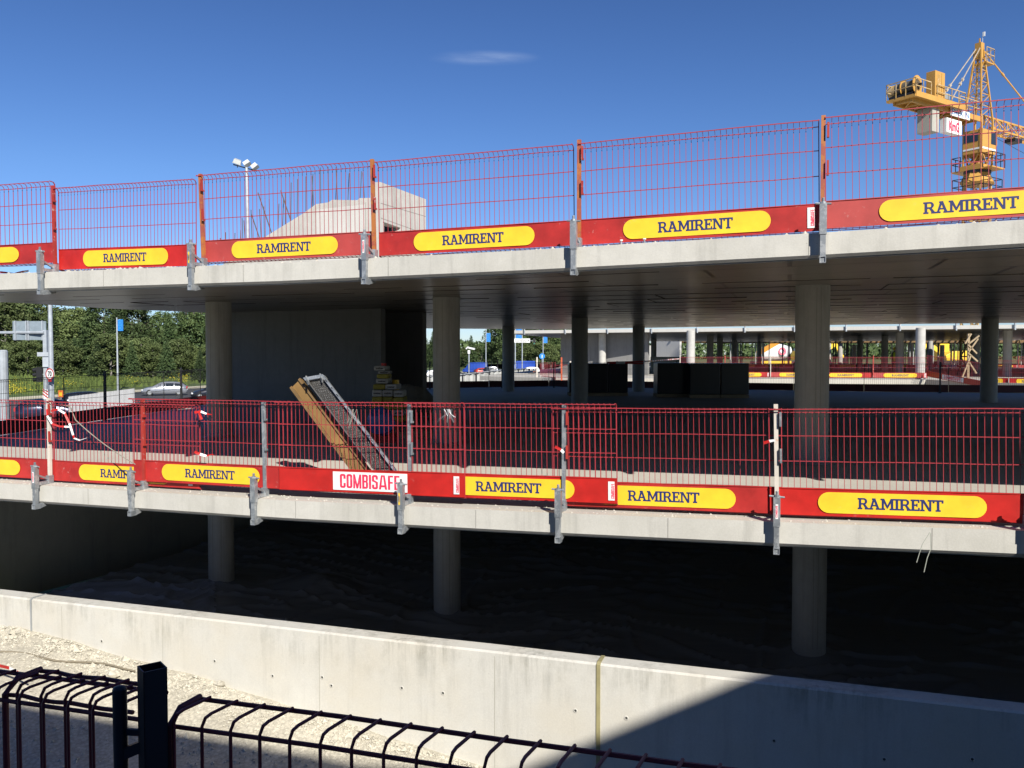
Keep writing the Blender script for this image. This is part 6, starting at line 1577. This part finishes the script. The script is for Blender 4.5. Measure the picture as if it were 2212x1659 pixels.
# control cabinet and small box
cc = part(MB().box(-9.75, -8.2, -1.55, -.55, 19.5, 21.5), 'control_cabinet', bevel=.02)
for k in range(5): part(MB().box(-9.5 + k * .12, -9.45 + k * .12, -1.57, -1.555, 19.75, 21.25), 'louvre', MS, cc)
part(MB().box(-8.75, -8.73, -1.565, -1.552, 19.6, 21.4), 'door_gap', DARKST, cc)
part(MB().box(-7.9, -7.0, -1.3, -.3, 19.3, 20.15), 'resistor_box', GREYM)
part(MB().box(-9.9, -9.0, -.45, .9, 16.4, 18.85).box(-9.95, -9.0, -.46, .91, 16.38, 16.5) if False else MB().box(-9.3, -8.2, -1.0, .7, 17.1, 18.95), 'counterweight', concrete('counterweight_concrete', (.40, .385, .34), stain=.6), bevel=.03)
# tie bars down to the counter jib
for y, xe in ((-.85, -6.6), (.85, -6.6)):
    m = MB(); a, b = Vector((-.1, y * .25, 25.2)), Vector((xe, y, 19.35)); m.bar(a, b, .075)
    for t in (.55, .62): c_ = a.lerp(b, t + (.05 if y > 0 else 0)); m.bar(c_, a.lerp(b, t + .035 + (.05 if y > 0 else 0)), .2)
    part(m, 'counter_jib_tie_bar', paint('tie_bar', (.45, .38, .3), .5) if 'tie_bar' not in bpy.data.materials else bpy.data.materials['tie_bar'])
# signs
def sign(x0, x1, y, z0, z1, txt, size, mat, xs=1.0, bold=.01):
    s_ = part(MB().box(x0, x1, y - .06, y, z0, z1), 'sign_board', WHITE)
    e = link('lettering', font_mesh(txt, size, xs, bold, mat, M=FACE), s_); e.location = ((x0 + x1) / 2, y - .068, (z0 + z1) / 2)
sign(-6.7, -3.5, -1.2, 18.6, 19.2, 'EMEX IN', .62, flat('sign_blue', (.04, .16, .42)), 1.25, .01)
sb = part(MB().box(-6.9, -4.4, -.95, -.2, 17.35, 18.45), 'sign_box', WHITE)
e = link('lettering', font_mesh('KmG', 1.0, .82, .045, PINK, M=FACE), sb); e.location = (-5.65, -.958, 17.85)

# ---------------------------------------------------------------- small things: tape, cable, wires, debris
TAPW, TAPR = WHITE, RED3
def tape(pts, wd, label, group='red and white barrier tape', twist=None, name='barrier_tape', seg=.07):
    """striped ribbon along points; alternating red and white faces"""
    P = [Vector(p) for p in pts]; out_ = [P[0]]
    for a, b in zip(P, P[1:]):
        n_ = max(1, int((b - a).length / seg))
        for i in range(n_): out_.append(a.lerp(b, (i + 1) / n_))
    mb = MB(); N_ = len(out_)
    for i in range(N_ - 1):
        a, b = out_[i], out_[i + 1]; d = (b - a).normalized(); tw0, tw1 = (twist or 0) * i, (twist or 0) * (i + 1)
        def side_(d, tw):
            x = d.cross(Vector((0, 1, 0))).normalized(); return (x * math.cos(tw) + Vector((0, 1, 0)) * math.sin(tw)) * wd / 2
        if wd > .03 and i == 0: wd = wd * .62
        s0, s1 = side_((out_[i + 1] - out_[max(0, i - 1)]).normalized(), tw0), side_((out_[min(N_ - 1, i + 2)] - out_[i]).normalized(), tw1)
        mb.poly([a - s0, b - s1, b + s1, a + s0], [(0, 1, 2, 3)], 0 if (i * 7 // 5) % 2 else 1)
    return tag(mb.build(name, [TAPW, TAPR], fix=False), label, 'barrier tape', group)
Yt = 12.05
tape([at(110, 888, 11.75), at(125, 884, 11.7), at(140, 893, 11.7), at(150, 915, 11.7), at(158, 940, 11.7), (at(158, 940, 11.7) + at(162, 953, 11.7)) / 2, at(172, 951, 11.7), at(188, 946, 11.7)], .045, 'striped tape hanging from the whitewashed post down to a sharp fold', twist=.15)
tape([at(101, 884, 11.8), at(102, 898, 11.75), at(112, 915, 11.75), at(128, 921, 11.75), at(150, 922, 11.75)], .04, 'striped tape looped behind the whitewashed post', twist=.12)
tape([at(420, 891, 10.95), at(434, 889, 10.95), at(446, 894, 10.95), at(458, 896, 10.95)], .05, 'upper knot of striped tape on the doubled mesh', twist=.5); tape([at(430, 892, 10.94), at(436, 906, 10.94)], .05, 'short striped tape end under the upper knot', twist=.2)
tape([at(420, 976, 10.9), at(432, 981, 10.9), at(446, 985, 10.9), at(458, 981, 10.9), at(464, 984, 10.9)], .055, 'lower knot of striped tape on the doubled mesh', twist=.45)
tape([at(1199, 965, 9.25), at(1212, 972, 9.22), at(1218, 978, 9.22)], .05, 'small scrap of striped tape tied on the raised barrier near the grey post', twist=.3)
tape([at(1650, 957, 8.6), at(1662, 953, 8.58), at(1674, 951, 8.55)], .05, 'white tape scrap tied left of the pale post', twist=.5)
tape([at(1311, 783, 30), at(1390, 781, 29.5), at(1468, 775, 46)], .09, 'long striped tape stretched above the dark wrapped stacks', seg=.3); tape([at(1311, 784, 30), at(1390, 785.5, 29.5)], .08, 'lower strand of striped tape above the dark stacks', seg=.3)
tape([at(-5, 1437, 9.8), at(20, 1443, 9.7), at(52, 1460, 9.6)], .06, 'striped tape lying on the gravel at the far left', seg=.12)
tape([at(122, 548, 13.2), at(118, 572, 12.1), at(108, 582, 12.0), at(98, 586, 11.8)], .04, 'striped tape wound round the leftmost upper post', twist=.3)
tape([at(128, 582, 11.9), at(146, 588, 11.9), at(170, 589, 11.9), at(200, 592, 11.9)], .035, 'striped tape lying along the top of the upper fascia at left', twist=.6)
tape([at(0, 588, 12.3), at(30, 590, 12.3), at(62, 585, 12.3)], .05, 'crumpled striped tape on the upper deck edge at the picture edge', twist=.7)
cb = MB(); c0, c1 = at(133, 878, 11.9), at(292, 1003, 11.0); cb.tube([c0 + Vector((-.05, 0, -.06)), c0 + Vector((0, 0, .02)), c0 + Vector((.12, 0, 0))] + [c0.lerp(c1, k / 10) + Vector((0, 0, -.06 * math.sin(math.pi * k / 10))) for k in range(2, 11)], .007, 6)
tag(cb.build('cable', paint('grey_rope', (.3, .27, .22), .8)), 'grey rope slanting across the lower deck fence down to the red post', 'rope')
for pts, lb in (([(2009, 1150), (1993, 1175), (1986, 1195), (1980, 1215)], 'longer thin pale wire hanging from the right fascia'), ([(2010, 1152), (2011, 1185), (2003, 1205), (1996, 1236)], 'shorter thin greenish wire hanging beside the pale one')):
    tag(MB().tube([at(x, y, 7.95) for x, y in pts], .0035, 5).build('hanging_wire', paint('wire_pale', (.4, .42, .36), .6) if 'wire_pale' not in bpy.data.materials else bpy.data.materials['wire_pale']), lb, 'wire', 'wires hanging from the right fascia')
rnd = random.Random(9); bw = empty('wire_bundle', label='bundle of thin tying wires hung on the top rail before the middle column', cat='wire bundle'); c = at(968, 884, 9.55)
for k in range(16):
    a = rnd.uniform(-1.0, 1.0); l = rnd.uniform(.1, .23); MB().tube([c + Vector((rnd.uniform(-.06, .06), 0, 0)), c + Vector((a * l * .4, -.02, -l * .5)), c + Vector((a * l * .95, -.03, -l * math.cos(a * .8)))], .0012, 4).build('wire', GALV, bw)
bw2 = empty('wire_bundle', label='small tuft of tying wires hung on the barrier left of the grey post', cat='wire bundle'); c = at(762, 884, 10.15)
for k in range(8): MB().tube([c + Vector((rnd.uniform(-.05, .05), 0, 0)), c + Vector((rnd.uniform(-.06, .08), -.02, -rnd.uniform(.15, .28)))], .0013, 4).build('wire', bpy.data.materials['wire_pale'], bw2)
# white paint patch on the upper board, loose clips on the upper edge
p = at(856, 526, 10.7)
for px, u_ in ((1392, None), (1342, None)):
    k = eu(px, .1); z_ = deck_z(1, k, .1); o = W(k, .10, z_)
    pl_ = empty('anchor_bolt', o, 0, 'bolt head standing on the upper slab edge, %s of the pair' % ('right' if px > 1360 else 'left'), 'bolt', 'anchor bolts on the slab edge')
    MB().tube([(0, 0, 0), (0, 0, .05)], .01, 8).build('shank', GALV, pl_); MB().tube([(0, 0, .05), (0, 0, .062)], .018, 8).build('head', WHITE, pl_)
a_, b_ = eu(1330, .06), eu(1445, .06)
tag(MB().poly([W(a_, .03, deck_z(1, a_, 0) + .004), W(b_, .03, deck_z(1, b_, 0) + .004), W(b_ - .05, .16, deck_z(1, b_, .1) + .022), W(a_ + .05, .16, deck_z(1, a_, .1) + .022)], [(0, 1, 2, 3)]).build('mortar_patch', CON['far']), 'thin grey mortar patch on the upper slab edge under the two bolts', 'mortar patch')
# loose bits on the gravel and wall
rnd = random.Random(21)
def rock(px, py, s, label):
    p = onground(px, py); m = MB(); m.sphere((0, 0, 0), s, 7, 5, (1.2, .9, .7))
    m.v = [(x * rnd.uniform(.8, 1.2), y * rnd.uniform(.8, 1.2), z * rnd.uniform(.8, 1.2)) for x, y, z in m.v]; o = m.build('rock', bpy.data.materials['pale_stone']); o.location = p + Vector((0, 0, s * .5)); tag(o, label, 'rock')
rock(243, 1463, .075, 'flat pale rock on the gravel left of the dark fence post'); rock(475, 1483, .06, 'pale angular rock at the foot of the wall'); rock(460, 1478, .035, 'small pale rock beside the angular one by the wall')
c0, c1 = onground(0, 1411), onground(295, 1450)
tag(MB().tube([c0.lerp(c1, k / 12) + Vector((0, .05 * math.sin(k * .9), .02)) for k in range(13)], .012, 6).build('ground_cable', flat('cable_brown', (.2, .17, .12), .8)), 'thin dark cable lying across the gravel at the left', 'cable')
q0, q1 = onground(770, 1566), onground(880, 1597)
tag(MB().bar(q0 + Vector((0, 0, .03)), q1 + Vector((0, 0, .05)), .08, .03).build('plank', PLANK), 'weathered plank half buried in the gravel against the wall', 'plank')

# crumbs and mortar spills along the two deck edges, too small to count
rnd = random.Random(77); mb = MB()
for lv in (0, 1):
    for i in range(420):
        u = rnd.uniform(-2, 13); v = abs(rnd.gauss(.02, .06)) + .012 if lv else rnd.uniform(.02, .34)
        if lv and rnd.random() > (.9 if 1.5 < u < 4 or u < -.5 else .25): continue
        p = W(u, v, deck_z(lv, u, v)); s = rnd.uniform(.004, .016) * (1.4 if lv else .8)
        b = len(mb.v); an = rnd.uniform(0, 6)
        for k in range(4): mb.v.append((p.x + s * 1.6 * math.cos(an + k * 1.57), p.y + s * 1.2 * math.sin(an + k * 1.57), p.z))
        mb.v.append((p.x, p.y, p.z + s * rnd.uniform(.6, 1.4))); mb.f += [(b, b + 1, b + 4), (b + 1, b + 2, b + 4), (b + 2, b + 3, b + 4), (b + 3, b, b + 4)]; mb.m += [0] * 4
tag(mb.build('mortar_crumbs', CON['deck'], fix=False), kind='stuff')
